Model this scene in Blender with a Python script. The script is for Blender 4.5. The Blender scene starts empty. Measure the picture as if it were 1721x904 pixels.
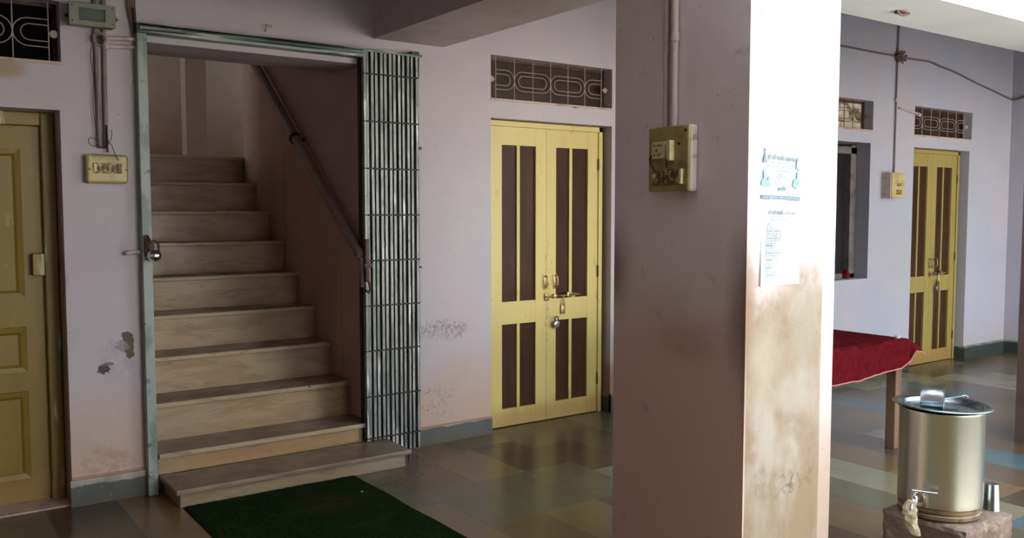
import bpy, bmesh, math, random
from mathutils import Vector, Matrix, noise
random.seed(7)
C = bpy.context.scene.collection
SC = bpy.context.scene
R = math.radians
PI = math.pi

# ------------------------------------------------------------------ camera
cd = bpy.data.cameras.new('camera'); cam = bpy.data.objects.new('camera', cd); C.objects.link(cam)
YAW, PITCH = 35.520, 3.739
cam.location = (0, 0, 1.42)
cam.rotation_euler = (R(90 - PITCH), 0, R(-YAW))
cd.sensor_width = 36; cd.lens = 1492.8 / 1721 * 36; cd.clip_start = .02; cd.clip_end = 200
SC.camera = cam
# ------------------------------------------------------------------ world, sun, exposure
w = bpy.data.worlds.new('world'); SC.world = w; w.use_nodes = True
bg = w.node_tree.nodes['Background']
bg.inputs[0].default_value = (.76, .89, 1.0, 1); bg.inputs[1].default_value = 2.6
sd = bpy.data.lights.new('sun', 'SUN'); sun = bpy.data.objects.new('sun', sd); C.objects.link(sun)
sd.energy = 15.0; sd.angle = R(.6); sd.color = (1, .96, .90)
# sun stands behind the building (beyond the far wall): it lights the open courtyard and the house opposite
sun.rotation_euler = Vector((-.50, .72, 1)).normalized().to_track_quat('Z', 'Y').to_euler()
SC.view_settings.view_transform = 'Standard'; SC.view_settings.look = 'None'
SC.view_settings.gamma = 1; SC.view_settings.use_curve_mapping = False
SC.view_settings.exposure = 0.98

# ------------------------------------------------------------------ materials
def lin(c):
    if isinstance(c, str):
        c = [int(c[i:i + 2], 16) / 255 for i in (0, 2, 4)]
    return tuple((v / 12.92 if v <= .04045 else ((v + .055) / 1.055) ** 2.4) for v in c) + (1,)

class Mat:
    def __init__(s, name, col, rough=.6, metal=0., spec=None, coat=0.):
        s.m = bpy.data.materials.new(name); s.m.use_nodes = True
        s.nt = s.m.node_tree; s.b = s.nt.nodes['Principled BSDF']
        s.b.inputs['Roughness'].default_value = rough; s.b.inputs['Metallic'].default_value = metal
        if spec is not None: s.b.inputs['Specular IOR Level'].default_value = spec
        if coat: s.b.inputs['Coat Weight'].default_value = coat; s.b.inputs['Coat Roughness'].default_value = .15
        s.pos = s.nt.nodes.new('ShaderNodeNewGeometry').outputs['Position']
        s.c = s.rgb(col); s.seed = random.random() * 50
    def new(s, t): return s.nt.nodes.new(t)
    def link(s, a, b): s.nt.links.new(a, b)
    def rgb(s, col):
        n = s.new('ShaderNodeRGB'); n.outputs[0].default_value = lin(col); return n.outputs[0]
    def math(s, op, a, b=0., clamp=False):
        n = s.new('ShaderNodeMath'); n.operation = op; n.use_clamp = clamp
        for i, v in enumerate((a, b)):
            if isinstance(v, (int, float)): n.inputs[i].default_value = v
            else: s.link(v, n.inputs[i])
        return n.outputs[0]
    def rng(s, v, a, b, c=0., d=1.):
        n = s.new('ShaderNodeMapRange'); n.interpolation_type = 'SMOOTHSTEP'
        s.link(v, n.inputs[0])
        for i, k in enumerate((a, b, c, d)): n.inputs[i + 1].default_value = k
        return n.outputs[0]
    def vec(s, scale=(1, 1, 1), off=(0, 0, 0)):
        n = s.new('ShaderNodeMapping'); s.link(s.pos, n.inputs[0])
        n.inputs['Scale'].default_value = scale; n.inputs['Location'].default_value = off
        return n.outputs[0]
    def noise(s, scale=5., detail=4., stretch=(1, 1, 1), rough=.55, dist=0.):
        n = s.new('ShaderNodeTexNoise'); s.seed += 3.7
        s.link(s.vec(stretch, (s.seed, s.seed * .7, s.seed * .3)), n.inputs['Vector'])
        n.inputs['Scale'].default_value = scale; n.inputs['Detail'].default_value = detail
        n.inputs['Roughness'].default_value = rough; n.inputs['Distortion'].default_value = dist
        return n.outputs['Fac']
    def mix(s, fac, col):
        n = s.new('ShaderNodeMix'); n.data_type = 'RGBA'
        if isinstance(fac, (int, float)): n.inputs[0].default_value = fac
        else: s.link(fac, n.inputs[0])
        s.link(s.c, n.inputs[6]); s.link(col if not isinstance(col, (str, tuple)) else s.rgb(col), n.inputs[7])
        s.c = n.outputs[2]; return s
    def sep(s):
        n = s.new('ShaderNodeSeparateXYZ'); s.link(s.pos, n.inputs[0]); return n.outputs
    def mottle(s, col, scale=4., lo=.45, hi=.7, amt=.5, **k):
        return s.mix(s.math('MULTIPLY', s.rng(s.noise(scale, **k), lo, hi), amt), col)
    def dirt(s, z0, z1, col, amt=1., wob=.3, scale=3., stretch=(1, 1, 1)):
        z = s.math('ADD', s.sep()[2], s.math('MULTIPLY', s.math('SUBTRACT', s.noise(scale, 6, stretch), .5), wob * 2))
        return s.mix(s.rng(z, z0, z1, amt, 0.), col)
    def blob(s, c, r, col, amt=1., sharp=.3, wob=.6, scale=8., grain=None):
        n = s.new('ShaderNodeVectorMath'); n.operation = 'SUBTRACT'; s.link(s.pos, n.inputs[0]); n.inputs[1].default_value = c
        q = s.new('ShaderNodeVectorMath'); q.operation = 'DIVIDE'; s.link(n.outputs[0], q.inputs[0]); q.inputs[1].default_value = r
        l = s.new('ShaderNodeVectorMath'); l.operation = 'LENGTH'; s.link(q.outputs[0], l.inputs[0])
        d = s.math('ADD', l.outputs['Value'], s.math('MULTIPLY', s.math('SUBTRACT', s.noise(scale, 6), .5), wob * 2))
        m = s.rng(d, 1 - sharp, 1, amt, 0.)
        if grain: m = s.math('MULTIPLY', m, s.rng(s.noise(grain[0], 6, rough=.7), grain[1], grain[2]))
        return s.mix(m, col)
    def bump(s, scale=60., strength=.15, dist=.004, h=None):
        n = s.new('ShaderNodeBump'); n.inputs['Strength'].default_value = strength; n.inputs['Distance'].default_value = dist
        s.link(h if h is not None else s.noise(scale, 5), n.inputs['Height']); s.link(n.outputs[0], s.b.inputs['Normal']); return s
    def roughvar(s, a, b, scale=6.):
        s.link(s.rng(s.noise(scale, 4), .3, .7, a, b), s.b.inputs['Roughness']); return s
    def done(s):
        s.link(s.c, s.b.inputs['Base Color']); return s.m

LAV = 'aaa2aa'
def wall_paint(name, base=LAV, low='a98d76'):
    m = Mat(name, base, .62)
    m.mottle('b4aeb4', 1.3, .4, .75, .5).mottle('a39aa6', 7, .5, .8, .35, detail=8)
    m.mottle('b3a6ab', 2.2, .5, .7, .5, stretch=(1, 1, .4))
    return m
m = wall_paint('wall_lavender_paint')
m.dirt(.18, .62, 'b2957f', .75, .22, 4)
m.mottle('8f7a6c', 26, .66, .74, .6, detail=8)
m.blob((2.80, 4.64, .70), (.26, .3, .085), '7d7276', .9, .7, .5, 14, (45, .42, .62))
m.blob((2.75, 4.64, .25), (.22, .3, .16), '84767a', .8, .7, .6, 14, (45, .5, .66))
m.blob((2.62, 4.64, .95), (.03, .3, .3), '9a8f97', .6, .7, .6, 9)
m.blob((.93, 4.64, .70), (.11, .3, .15), '9b97a2', .8, .6, .6, 9, (30, .38, .6))       # loosened paint round the hole
m.blob((.870, 4.64, .652), (.030, .3, .026), '3a3634', 1, .10, 1.1, 45)
m.blob((.890, 4.64, .675), (.034, .3, .010), '6a6360', .9, .2, 1.2, 60)
m.blob((.992, 4.64, .750), (.024, .3, .060), '5c4b3c', 1, .08, 1.1, 38)
m.blob((.985, 4.64, .800), (.030, .3, .030), '4d443c', 1, .08, 1.2, 42)
m.blob((.955, 4.64, .755), (.030, .3, .030), '7d7a80', .8, .3, 1.3, 50)
m.blob((.88, 4.64, .20), (.2, .3, .09), '9a7d62', .6, .6, .6, 9, (30, .4, .6))
m.blob((.48, 4.64, 2.075), (.16, .3, .07), '8f7a55', .8, .8, .5, 8)
m.blob((4.16, 4.66, .18), (.2, .2, .22), '8d6a58', .8, .6, .4, 8)
# dirty hands along the edge of the left door reveal
m.blob((.715, 4.75, .8), (.02, .12, 1.3), '6c4f42', .75, .6, .5, 5)
m.blob((4.165, 4.72, 1.0), (.03, .06, 1.3), '9a8578', .8, .6, .4, 5)
zl = m.math('MULTIPLY', m.math('MULTIPLY', m.rng(m.sep()[2], .101, .103), m.rng(m.sep()[2], .110, .114, 1, 0)), m.rng(m.sep()[0], 2.3, 2.31)); m.mix(m.math('MULTIPLY', zl, .8), '8c4f48')
zl = m.math('MULTIPLY', m.math('MULTIPLY', m.rng(m.sep()[2], .129, .131), m.rng(m.sep()[2], .137, .141, 1, 0)), m.rng(m.sep()[0], 1.2, 1.21, 1, 0)); m.mix(m.math('MULTIPLY', zl, .7), '8c4f48')
m.bump(35, .25, .004); M_WALL = m.done()
m = wall_paint('wall_lavender_paint_far', 'a3a4b0')
m.dirt(.10, .40, 'a89a94', .5, .2, 3)
m.mottle('a2a4b4', 1.1, .45, .7, .7)
m.blob((7.3, 4.36, 1.1), (.5, .3, .7), '9c9c9c', .35, .9, .6, 3)
m.bump(35, .2, .004); M_WALL2 = m.done()
m = Mat('wall_mauve_upper', 'b4979e', .6); m.mottle('a4878f', 2, .4, .7, .5).bump(30, .15); M_MAUVE = m.done()
# stairwell walls: cream wash browned towards the steps
m = Mat('stairwell_paint', 'a5978a', .6)
m.dirt(1.85, 2.6, '875f44', .9, .2, 2.5).mottle('a08c7a', 2.5, .45, .7, .6).bump(30, .15); M_STW = m.done()
m = Mat('stair_dado', 'b39180', .45)
m.mottle('9a7a66', 2.2, .4, .65, .7, stretch=(1, 1, .4)).mottle('a08068', 5, .5, .75, .5, stretch=(1, .6, 2)); m.bump(30, .1); M_DADO = m.done()
# marble treads and risers
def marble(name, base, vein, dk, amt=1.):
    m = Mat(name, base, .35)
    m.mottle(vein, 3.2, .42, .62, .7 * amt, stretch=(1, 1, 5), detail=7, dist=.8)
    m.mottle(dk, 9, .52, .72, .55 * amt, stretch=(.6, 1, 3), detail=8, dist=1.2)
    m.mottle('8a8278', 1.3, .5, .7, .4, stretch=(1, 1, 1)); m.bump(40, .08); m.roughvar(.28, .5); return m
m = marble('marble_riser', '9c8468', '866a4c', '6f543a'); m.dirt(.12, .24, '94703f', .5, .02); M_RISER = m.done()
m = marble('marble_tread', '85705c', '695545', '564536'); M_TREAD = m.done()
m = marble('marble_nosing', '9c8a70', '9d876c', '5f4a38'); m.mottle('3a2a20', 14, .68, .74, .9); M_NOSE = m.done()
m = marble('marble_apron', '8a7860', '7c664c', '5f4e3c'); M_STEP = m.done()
# skirting
m = Mat('skirting_green', '454b49', .5)
zt = m.math('ADD', m.sep()[2], m.math('MULTIPLY', m.noise(14, 5), .03)); m.mix(m.rng(zt, .108, .118), 'a59d95').mottle('3a403e', 6, .4, .7, .7).mottle('8c8a80', 40, .66, .72, .7).dirt(0., .035, '4a4038', .8, .02, 8); m.bump(50, .2); M_SKIRT = m.done()
m = Mat('skirting_green_far', '8f877c', .5)
m.dirt(.105, .12, '2f3832', 1, .015, 10).mottle('3c4440', 6, .4, .7, .7); M_SKIRT2 = m.done()
# yellow doors
def yellow(name, c, d):
    m = Mat(name, c, .42)
    m.mottle(d, 2.4, .4, .7, .5, stretch=(3, 3, .5)).mottle('9a7f45', 18, .62, .74, .5, stretch=(1, 1, .5)).dirt(.05, .2, '8d6c3e', .7, .06, 9, (1, 1, .4))
    m.bump(22, .12, .003); return m
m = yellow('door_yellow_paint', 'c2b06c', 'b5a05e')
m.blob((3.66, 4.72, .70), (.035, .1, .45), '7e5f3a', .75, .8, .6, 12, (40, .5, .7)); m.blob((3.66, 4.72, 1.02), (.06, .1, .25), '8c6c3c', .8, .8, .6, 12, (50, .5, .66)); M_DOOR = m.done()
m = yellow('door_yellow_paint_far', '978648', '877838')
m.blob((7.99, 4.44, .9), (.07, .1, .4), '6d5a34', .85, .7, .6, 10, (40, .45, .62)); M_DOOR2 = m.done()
m = yellow('door_ochre_paint', '7a6212', '6c560e'); M_DOOR0 = m.done()
m = yellow('frame_ochre_paint', '806a26', '705a22'); m.mottle('c9c3a6', 5, .55, .62, .6, stretch=(3, 3, .4)); M_FRAME0 = m.done()
m = Mat('brown_glass', '3c261b', .32, spec=.08); m.mottle('4c3325', 2.5, .4, .7, .7, stretch=(2, 2, .7)).mottle('281a16', 5, .5, .75, .5, stretch=(4, 4, .3)); M_GLASS = m.done()
m = Mat('brown_glass_dusty', '33241e', .4, spec=.2); m.mottle('4a382e', 14, .45, .75, .7, detail=8); M_GLASSD = m.done()
m = Mat('pane_reflection_jar_cream', 'b5ab93', .5); m.mottle('6c4a2c', 6, .47, .55, .9, stretch=(1, 1, 1.2)).mottle('d8d4c0', 11, .5, .6, .6); M_REFLECT_CREAM = m.done()  # cream patches stand in for bright squares reflected in the glass
m = Mat('room_dark', '0b0908', .9, spec=.05); M_DARK = m.done()
m = Mat('grille_paint', '9b8f83', .5); m.mottle('75685e', 20, .5, .7, .6); M_GRILL = m.done()
m = Mat('grille_sill', 'b19a8a', .6); m.mottle('8a6a5c', 12, .5, .7, .8); M_SILL = m.done()
m = Mat('gate_green_paint', '8c9591', .45); m.mottle('5d7068', 9, .5, .62, .8, stretch=(1, 1, .4), detail=8).mottle('394540', 25, .6, .68, .8, stretch=(.3, 1, 1)); M_GREEN = m.done()
m = Mat('gate_rail_paint', '76847f', .45, .1); m.mottle('2c3a38', 6, .46, .58, .9, stretch=(.25, 1, 6), detail=8).mottle('c0c8c6', 9, .58, .68, .8, stretch=(.3, 1, 4)); M_RAIL = m.done()
m = Mat('gate_silver_paint', '8d908f', .45, .2); m.mottle('5f6967', 14, .45, .6, .8, stretch=(2, 2, .35), detail=8).mottle('d2d8da', 9, .58, .66, .8, stretch=(4, 4, .35), detail=5).mottle('3f4644', 30, .62, .72, .6); M_GATE = m.done()
m = Mat('dark_iron', '1c1b1c', .5, .4); M_IRON = m.done()
m = Mat('rust_iron', '3d2d26', .55, .4); m.mottle('6a4a36', 30, .45, .7, .7); M_RUST = m.done()
m = Mat('hand_rail_paint', '7c6964', .3); m.mottle('63504b', 8, .4, .7, .6); M_HAND = m.done()
m = Mat('conduit_plastic', 'b8a4a2', .45); m.mottle('8c7c80', 10, .45, .7, .7, stretch=(2, 2, .5)); M_PIPE = m.done()
m = Mat('conduit_plastic_dirty', '7b6d70', .5); m.mottle('54484a', 8, .45, .7, .7, stretch=(2, 2, .5)); M_PIPED = m.done()
m = Mat('cable_black', '2a2524', .5); M_WIRE = m.done()
m = Mat('cable_brown', '6f5552', .55); m.mottle('4c3734', 30, .5, .7, .8); M_WIREB = m.done()
m = Mat('floodlight_green_grey', '73766a', .45); m.mottle('5a6150', 20, .5, .7, .6); M_FLOOD = m.done()
m = Mat('floodlight_reflector', 'e0e6e2', .4); M_REFL = m.done()
m = Mat('floodlight_glass', 'a9b8b0', .08); m.b.inputs['Transmission Weight'].default_value = .9; m.b.inputs['IOR'].default_value = 1.45; M_FGL = m.done()
m = Mat('switch_board_cream', 'b3a36e', .45); m.mottle('8f7d4a', 14, .48, .7, .7, detail=8).mottle('c8bd90', 9, .55, .7, .5); M_BOARD = m.done()
m = Mat('switch_board_old', '97824e', .5); m.mottle('6d5a34', 16, .45, .7, .8, detail=8).mottle('b8a670', 10, .6, .7, .6); m.blob((2.295, 2.385, 1.71), (.05, .035, .035), '3c2c22', 1, .3, .4, 30); M_BOARD2 = m.done()
m = Mat('switch_board_side', 'c2b5a8', .6); m.mottle('8a6f58', 26, .55, .66, .8); M_BSIDE = m.done()  # outside light on the box side put into a paler colour
m = Mat('socket_cream', 'c0b284', .35); m.mottle('a08c58', 30, .5, .7, .6); M_SOCK = m.done()
m = Mat('switch_grimy', '6a4a2c', .5); m.mottle('b39c66', 55, .5, .6, .8).mottle('301c12', 60, .55, .65, .9); M_GRIME = m.done()
m = Mat('paper_white', 'e9eef0', .7); m.mottle('dfe6e8', 5, .4, .7, .5); M_PAPER = m.done()
M_INK = Mat('ink_grey', '6f7f88', .7).done(); M_INKB = Mat('ink_blue', '7fa3ba', .7).done(); M_INKL = Mat('ink_pale', 'a8b2b8', .7).done()
m = Mat('steel_brushed', 'c6c6ba', .27, 1.0); m.mottle('b2b2a4', 3, .3, .8, .5, stretch=(1, 1, .3)).dirt(.27, .34, '8a7a62', .6, .03, 14)
M_STEEL = m.done()
m = Mat('steel_bright', '8b969c', .24, 1.0); m.mottle('707b80', 6, .45, .7, .5); M_STEEL2 = m.done()
M_STEEL3 = Mat('steel_mug', 'c2ccd2', .3, 1.0).mottle('a4b0b6', 6).done()
m = Mat('steel_base_ring', '8c7a62', .4, .7); m.mottle('5e4a38', 24, .45, .65, .8); M_RING = m.done()
m = Mat('chrome', 'd6dee2', .1, 1.0); M_CHROME = m.done()
m = Mat('wet_cloth', 'b5a98e', .8); m.mottle('6f6450', 20, .45, .65, .8); m.bump(30, .5, .01); M_RAG = m.done()
m = Mat('red_cloth', '6c141d', .9); m.mottle('560812', 22, .42, .68, .85, detail=8).mottle('7e1c26', 9, .55, .75, .5); m.b.inputs['Specular IOR Level'].default_value = .1; m.bump(55, .6, .008); M_RED = m.done()
m = Mat('red_cloth_hem', 'b06a62', .8); M_HEM = m.done()
m = Mat('old_wood', '6d5541', .6); m.mottle('4c392b', 9, .45, .65, .7, stretch=(2, 2, .3)); M_WOOD = m.done()
m = Mat('stone_block', '776458', .85); m.mottle('4f3d33', 7, .4, .65, .7).mottle('a08a74', 16, .55, .7, .6); m.bump(18, .8, .02); M_BLOCK = m.done()
m = Mat('stone_block_top', '7a6e6a', .6); m.mottle('5b4d48', 8, .4, .7, .6); m.bump(25, .3, .006); M_BLOCKT = m.done()
m = Mat('doormat_green', '1f3217', .95); m.mottle('131f0c', 60, .42, .62, .9, detail=8).mottle('2a421c', 9, .5, .7, .5)
m.blob((1.75, 3.95, 0), (.28, .22, .2), '3f2e1a', .75, .8, .5, 6, (30, .35, .6)); m.b.inputs['Specular IOR Level'].default_value = .05; m.bump(220, 1, .01); M_MAT = m.done()
m = Mat('beam_paint', 'b5a7aa', .6); m.mottle('c2b9be', 1.8, .4, .7, .5).mottle('9a8c92', 7, .5, .7, .4); m.bump(30, .15); M_BEAM = m.done()
m = Mat('beam_paint_front', 'eef1f3', .6); m.mottle('dde2e6', 2, .4, .7, .5); M_BEAM2 = m.done()
m = Mat('ceiling_paint', 'a79da5', .7); m.mottle('998e97', 2, .4, .7, .5); M_CEIL = m.done()
m = Mat('courtyard_concrete', 'd6d1c8', .8); m.mottle('9a9388', 2, .4, .7, .6); M_CONC = m.done()
m = Mat('courtyard_wall', 'f0ebe2', .8); m.mottle('dcd5ca', 1, .4, .7, .6); M_CWALL = m.done()
m = Mat('shade_wall', 'b8aaa4', .8); m.mottle('a89a94', 1, .4, .7, .6); M_SHADEWALL = m.done()
# pillar: lavender wash, rubbed brown below hand height
m = Mat('pillar_paint', 'd8cace', .6)
m.mottle('cabcc0', 1.6, .4, .7, .6).mottle('e0d6da', 4, .55, .75, .5)
m.dirt(.40, .95, 'a8917f', .85, .14, 2.4)
# side towards the stairs: rubbed brown from shoulder height down, darkest at both corners
m.blob((2.34, 2.28, .35), (.012, .8, 1.0), 'c9a797', .95, .45, .22, 2.2)
m.blob((2.33, 1.95, 1.08), (.03, .12, .40), '714c3a', .8, .8, .35, 3)
m.blob((2.33, 2.60, 1.20), (.05, .16, .26), '7d5444', .85, .8, .45, 3)
m.blob((2.33, 2.20, .95), (.03, .3, .12), 'a07c68', .5, .9, .6, 3)
# side towards the courtyard: tan grime below the notices, rubbed paler in places
xm = m.math('MULTIPLY', m.rng(m.sep()[0], 2.345, 2.349), m.math('MULTIPLY', m.rng(m.sep()[0], 2.752, 2.758, 1, 0), m.rng(m.sep()[1], 1.955, 1.965, 1, 0)))
zz = m.math('ADD', m.math('ADD', m.sep()[2], m.math('MULTIPLY', m.math('SUBTRACT', m.noise(5, 6, (1, 1, .6)), .5), .4)), m.math('MULTIPLY', m.math('ABSOLUTE', m.math('SUBTRACT', m.sep()[0], 2.66)), .1))
m.mix(m.math('MULTIPLY', xm, m.rng(zz, 1.08, 1.34, .95, 0)), '857159')
m.mix(m.math('MULTIPLY', m.math('MULTIPLY', xm, m.rng(zz, 1.15, 1.35, 1, 0)), m.rng(m.noise(4.5, 7, (1, 1, .6)), .42, .66, 0, .75)), 'a59d94')
m.mix(m.math('MULTIPLY', m.math('MULTIPLY', xm, m.rng(zz, 1.15, 1.35, 1, 0)), m.rng(m.noise(7, 8, (1, 1, .8), .65), .50, .70, 0, .6)), '6f553c')
m.blob((2.345, 1.93, 1.0), (.07, .04, .5), '7d5d3e', .8, .8, .4, 5)
m.blob((2.66, 1.93, 1.02), (.12, .04, .22), '8a8272', .6, .8, .5, 6)
m.blob((2.44, 1.93, .92), (.14, .04, .26), 'a09584', .75, .9, .7, 5)
m.blob((2.60, 1.93, .78), (.17, .04, .13), 'a09a90', .6, .9, .9, 7)
m.blob((2.58, 1.93, .47), (.11, .04, .06), '604631', .8, .6, .8, 10, (30, .45, .62))
m.blob((2.70, 1.93, .50), (.035, .04, .07), '705a44', .6, .4, .8, 18, (40, .45, .6))
m.mottle('6d5240', 9, .60, .74, .3, detail=8)
m.mottle('4a3024', 45, .70, .75, .6, detail=4)
m.bump(9, .25, .01); M_PILLAR = m.done()
# stone floor of mixed slabs
def floor_mat():
    m = Mat('kota_stone_floor', '6d6250', .27, spec=.4)
    P = m.sep()
    row = m.math('FLOOR', m.math('DIVIDE', m.math('ADD', P[0], .05), .32))
    wn = m.new('ShaderNodeTexWhiteNoise'); wn.noise_dimensions = '1D'; m.link(row, wn.inputs['W'])
    xs = m.math('ADD', P[1], m.math('MULTIPLY', m.math('FLOOR', m.math('MULTIPLY', wn.outputs['Value'], 2.99)), .19))
    xd = m.math('DIVIDE', xs, .575); colx = m.math('FLOOR', xd)
    cv = m.new('ShaderNodeCombineXYZ'); m.link(colx, cv.inputs[0]); m.link(row, cv.inputs[1])
    w2 = m.new('ShaderNodeTexWhiteNoise'); w2.noise_dimensions = '2D'; m.link(cv.outputs[0], w2.inputs['Vector'])
    r = m.new('ShaderNodeValToRGB'); r.color_ramp.interpolation = 'CONSTANT'; m.link(w2.outputs['Value'], r.inputs[0])
    cols = ['5a4c3c', '624e36', '56523f', '4c3f30', '705a3a', '57503e', '75705a', '4c6266', '4a3c2c', '7a7460']
    e = r.color_ramp.elements; e[0].color = lin(cols[0]); e[0].position = 0; e[1].position = .1; e[1].color = lin(cols[1])
    for i, cc in enumerate(cols[2:]): k = e.new((i + 2) / 10); k.color = lin(cc)
    m.mix(1., r.outputs[0])
    m.mottle('4a3e30', 2.5, .35, .75, .35, detail=7).mottle('6a604e', 5, .5, .85, .25, detail=8)
    fx = m.math('ABSOLUTE', m.math('SUBTRACT', m.math('FRACT', xd), .5)); fy = m.math('ABSOLUTE', m.math('SUBTRACT', m.math('FRACT', m.math('DIVIDE', m.math('ADD', P[0], .05), .32)), .5))
    j = m.math('MAXIMUM', m.rng(fx, .4955, .4985), m.rng(fy, .490, .497))
    m.mix(m.math('MULTIPLY', j, .35), '7a6e5c')
    return m.done()
M_FLOOR = floor_mat()

# ------------------------------------------------------------------ mesh helpers
ORG = {}
class B:
    def __init__(s): s.bm = bmesh.new(); s.sm = set()
    def box(s, x0, x1, y0, y1, z0, z1, bev=0.):
        v = [s.bm.verts.new((x, y, z)) for x in (x0, x1) for y in (y0, y1) for z in (z0, z1)]
        f = [s.bm.faces.new([v[i] for i in q]) for q in ((0, 1, 3, 2), (4, 6, 7, 5), (0, 4, 5, 1), (2, 3, 7, 6), (0, 2, 6, 4), (1, 5, 7, 3))]
        if bev:
            es = list({e for a in f for e in a.edges})
            bmesh.ops.bevel(s.bm, geom=es, offset=bev, segments=2, affect='EDGES', profile=.5)
        return s
    def obox(s, c, half, rot):      # oriented box
        n0 = len(s.bm.verts); s.bm.verts.ensure_lookup_table()
        v = []
        for x in (-1, 1):
            for y in (-1, 1):
                for z in (-1, 1):
                    p = rot @ Vector((x * half[0], y * half[1], z * half[2])) + Vector(c); v.append(s.bm.verts.new(p))
        for q in ((0, 1, 3, 2), (4, 6, 7, 5), (0, 4, 5, 1), (2, 3, 7, 6), (0, 2, 6, 4), (1, 5, 7, 3)): s.bm.faces.new([v[i] for i in q])
        return s
    def tube(s, pts, r, seg=10, closed=False, cap=True, rz=None):
        pts = [Vector(p) for p in pts]; n = len(pts); rings = []
        up = None
        for i, p in enumerate(pts):
            if closed: t = (pts[(i + 1) % n] - pts[i - 1]).normalized()
            else: t = (pts[min(i + 1, n - 1)] - pts[max(i - 1, 0)]).normalized()
            if up is None:
                up = Vector((0, 0, 1)) if abs(t.z) < .9 else Vector((1, 0, 0))
            a = t.cross(up).normalized(); up = a.cross(t).normalized()
            rr = r[i] if isinstance(r, (list, tuple)) else r
            rings.append([s.bm.verts.new(p + (a * math.cos(k * 2 * PI / seg) + up * math.sin(k * 2 * PI / seg)) * rr) for k in range(seg)])
        m = n if closed else n - 1
        for i in range(m):
            A, D = rings[i], rings[(i + 1) % n]
            for k in range(seg):
                f = s.bm.faces.new((A[k], A[(k + 1) % seg], D[(k + 1) % seg], D[k])); f.smooth = True
        if cap and not closed:
            s.bm.faces.new(rings[0][::-1]); s.bm.faces.new(rings[-1])
        return s
    def lathe(s, prof, c=(0, 0, 0), seg=48, rot=None, closed=False):
        rot = rot or Matrix.Identity(3); c = Vector(c); rings = []
        for r, z in prof:
            if r < 1e-6: rings.append([s.bm.verts.new(rot @ Vector((0, 0, z)) + c)])
            else: rings.append([s.bm.verts.new(rot @ Vector((r * math.cos(k * 2 * PI / seg), r * math.sin(k * 2 * PI / seg), z)) + c) for k in range(seg)])
        for A, D in zip(rings, rings[1:]):
            for k in range(seg):
                k2 = (k + 1) % seg
                if len(A) == 1 and len(D) == 1: continue
                if len(A) == 1: f = s.bm.faces.new((A[0], D[k2], D[k]))
                elif len(D) == 1: f = s.bm.faces.new((A[k], A[k2], D[0]))
                else: f = s.bm.faces.new((A[k], A[k2], D[k2], D[k]))
                f.smooth = True
        return s
    def prism(s, pts, y0, y1):      # xz outline pushed along y
        a = [s.bm.verts.new((x, y0, z)) for x, z in pts]; b = [s.bm.verts.new((x, y1, z)) for x, z in pts]
        n = len(pts)
        s.bm.faces.new(a); s.bm.faces.new(b[::-1])
        for i in range(n): s.bm.faces.new((a[i], b[i], b[(i + 1) % n], a[(i + 1) % n]))
        return s
def org(o): return ORG.get(o.name, Vector((0, 0, 0)))
def put(name, b, mat, parent=None, **k):
    bm = b.bm; bmesh.ops.recalc_face_normals(bm, faces=bm.faces)
    o0 = org(parent) if parent else Vector((0, 0, 0))
    if o0.length: bmesh.ops.translate(bm, verts=bm.verts, vec=-o0)
    me = bpy.data.meshes.new(name); bm.to_mesh(me); bm.free()
    if any(f.use_smooth for f in me.polygons): me.set_sharp_from_angle(angle=R(38))
    for q in (mat if isinstance(mat, (list, tuple)) else [mat]): me.materials.append(q)
    o = bpy.data.objects.new(name, me); C.objects.link(o)
    if parent: o.parent = parent
    ORG[o.name] = o0.copy()
    tag(o, **k); return o
def tag(o, label=None, cat=None, group=None, kind=None):
    if label: o['label'] = label
    if cat: o['category'] = cat
    if group: o['group'] = group
    if kind: o['kind'] = kind
    return o
def thing(name, loc, label, cat, **k):
    o = bpy.data.objects.new(name, None); C.objects.link(o); o.location = loc; o.empty_display_size = .1
    ORG[o.name] = Vector(loc); return tag(o, label, cat, **k)
def wall(name, xs, zs, holes, y0, y1, mat, **k):
    """wall in the xz plane with real thickness and reveals; holes are (x0,x1,z0,z1)"""
    X = sorted(set(xs + [v for h in holes for v in h[:2]])); Z = sorted(set(zs + [v for h in holes for v in h[2:]]))
    X = [x for x in X if xs[0] <= x <= xs[1]]; Z = [z for z in Z if zs[0] <= z <= zs[1]]
    nx, nz = len(X) - 1, len(Z) - 1
    def solid(i, j):
        if i < 0 or j < 0 or i >= nx or j >= nz: return False
        cx, cz = (X[i] + X[i + 1]) / 2, (Z[j] + Z[j + 1]) / 2
        return not any(h[0] < cx < h[1] and h[2] < cz < h[3] for h in holes)
    b = B(); cache = {}
    def v(x, y, z):
        q = (round(x, 5), round(y, 5), round(z, 5))
        if q not in cache: cache[q] = b.bm.verts.new((x, y, z))
        return cache[q]
    for i in range(nx):
        for j in range(nz):
            if not solid(i, j): continue
            a, c, d, e = X[i], X[i + 1], Z[j], Z[j + 1]
            b.bm.faces.new((v(a, y0, d), v(c, y0, d), v(c, y0, e), v(a, y0, e)))
            b.bm.faces.new((v(a, y1, d), v(a, y1, e), v(c, y1, e), v(c, y1, d)))
            if not solid(i - 1, j): b.bm.faces.new((v(a, y0, d), v(a, y0, e), v(a, y1, e), v(a, y1, d)))
            if not solid(i + 1, j): b.bm.faces.new((v(c, y0, d), v(c, y1, d), v(c, y1, e), v(c, y0, e)))
            if not solid(i, j - 1): b.bm.faces.new((v(a, y0, d), v(a, y1, d), v(c, y1, d), v(c, y0, d)))
            if not solid(i, j + 1): b.bm.faces.new((v(a, y0, e), v(c, y0, e), v(c, y1, e), v(a, y1, e)))
    return put(name, b, mat, kind='structure', **k)
def struct(name, b, mat, label=None, cat=None): return put(name, b, mat, None, label=label, cat=cat, kind='structure')
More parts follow.
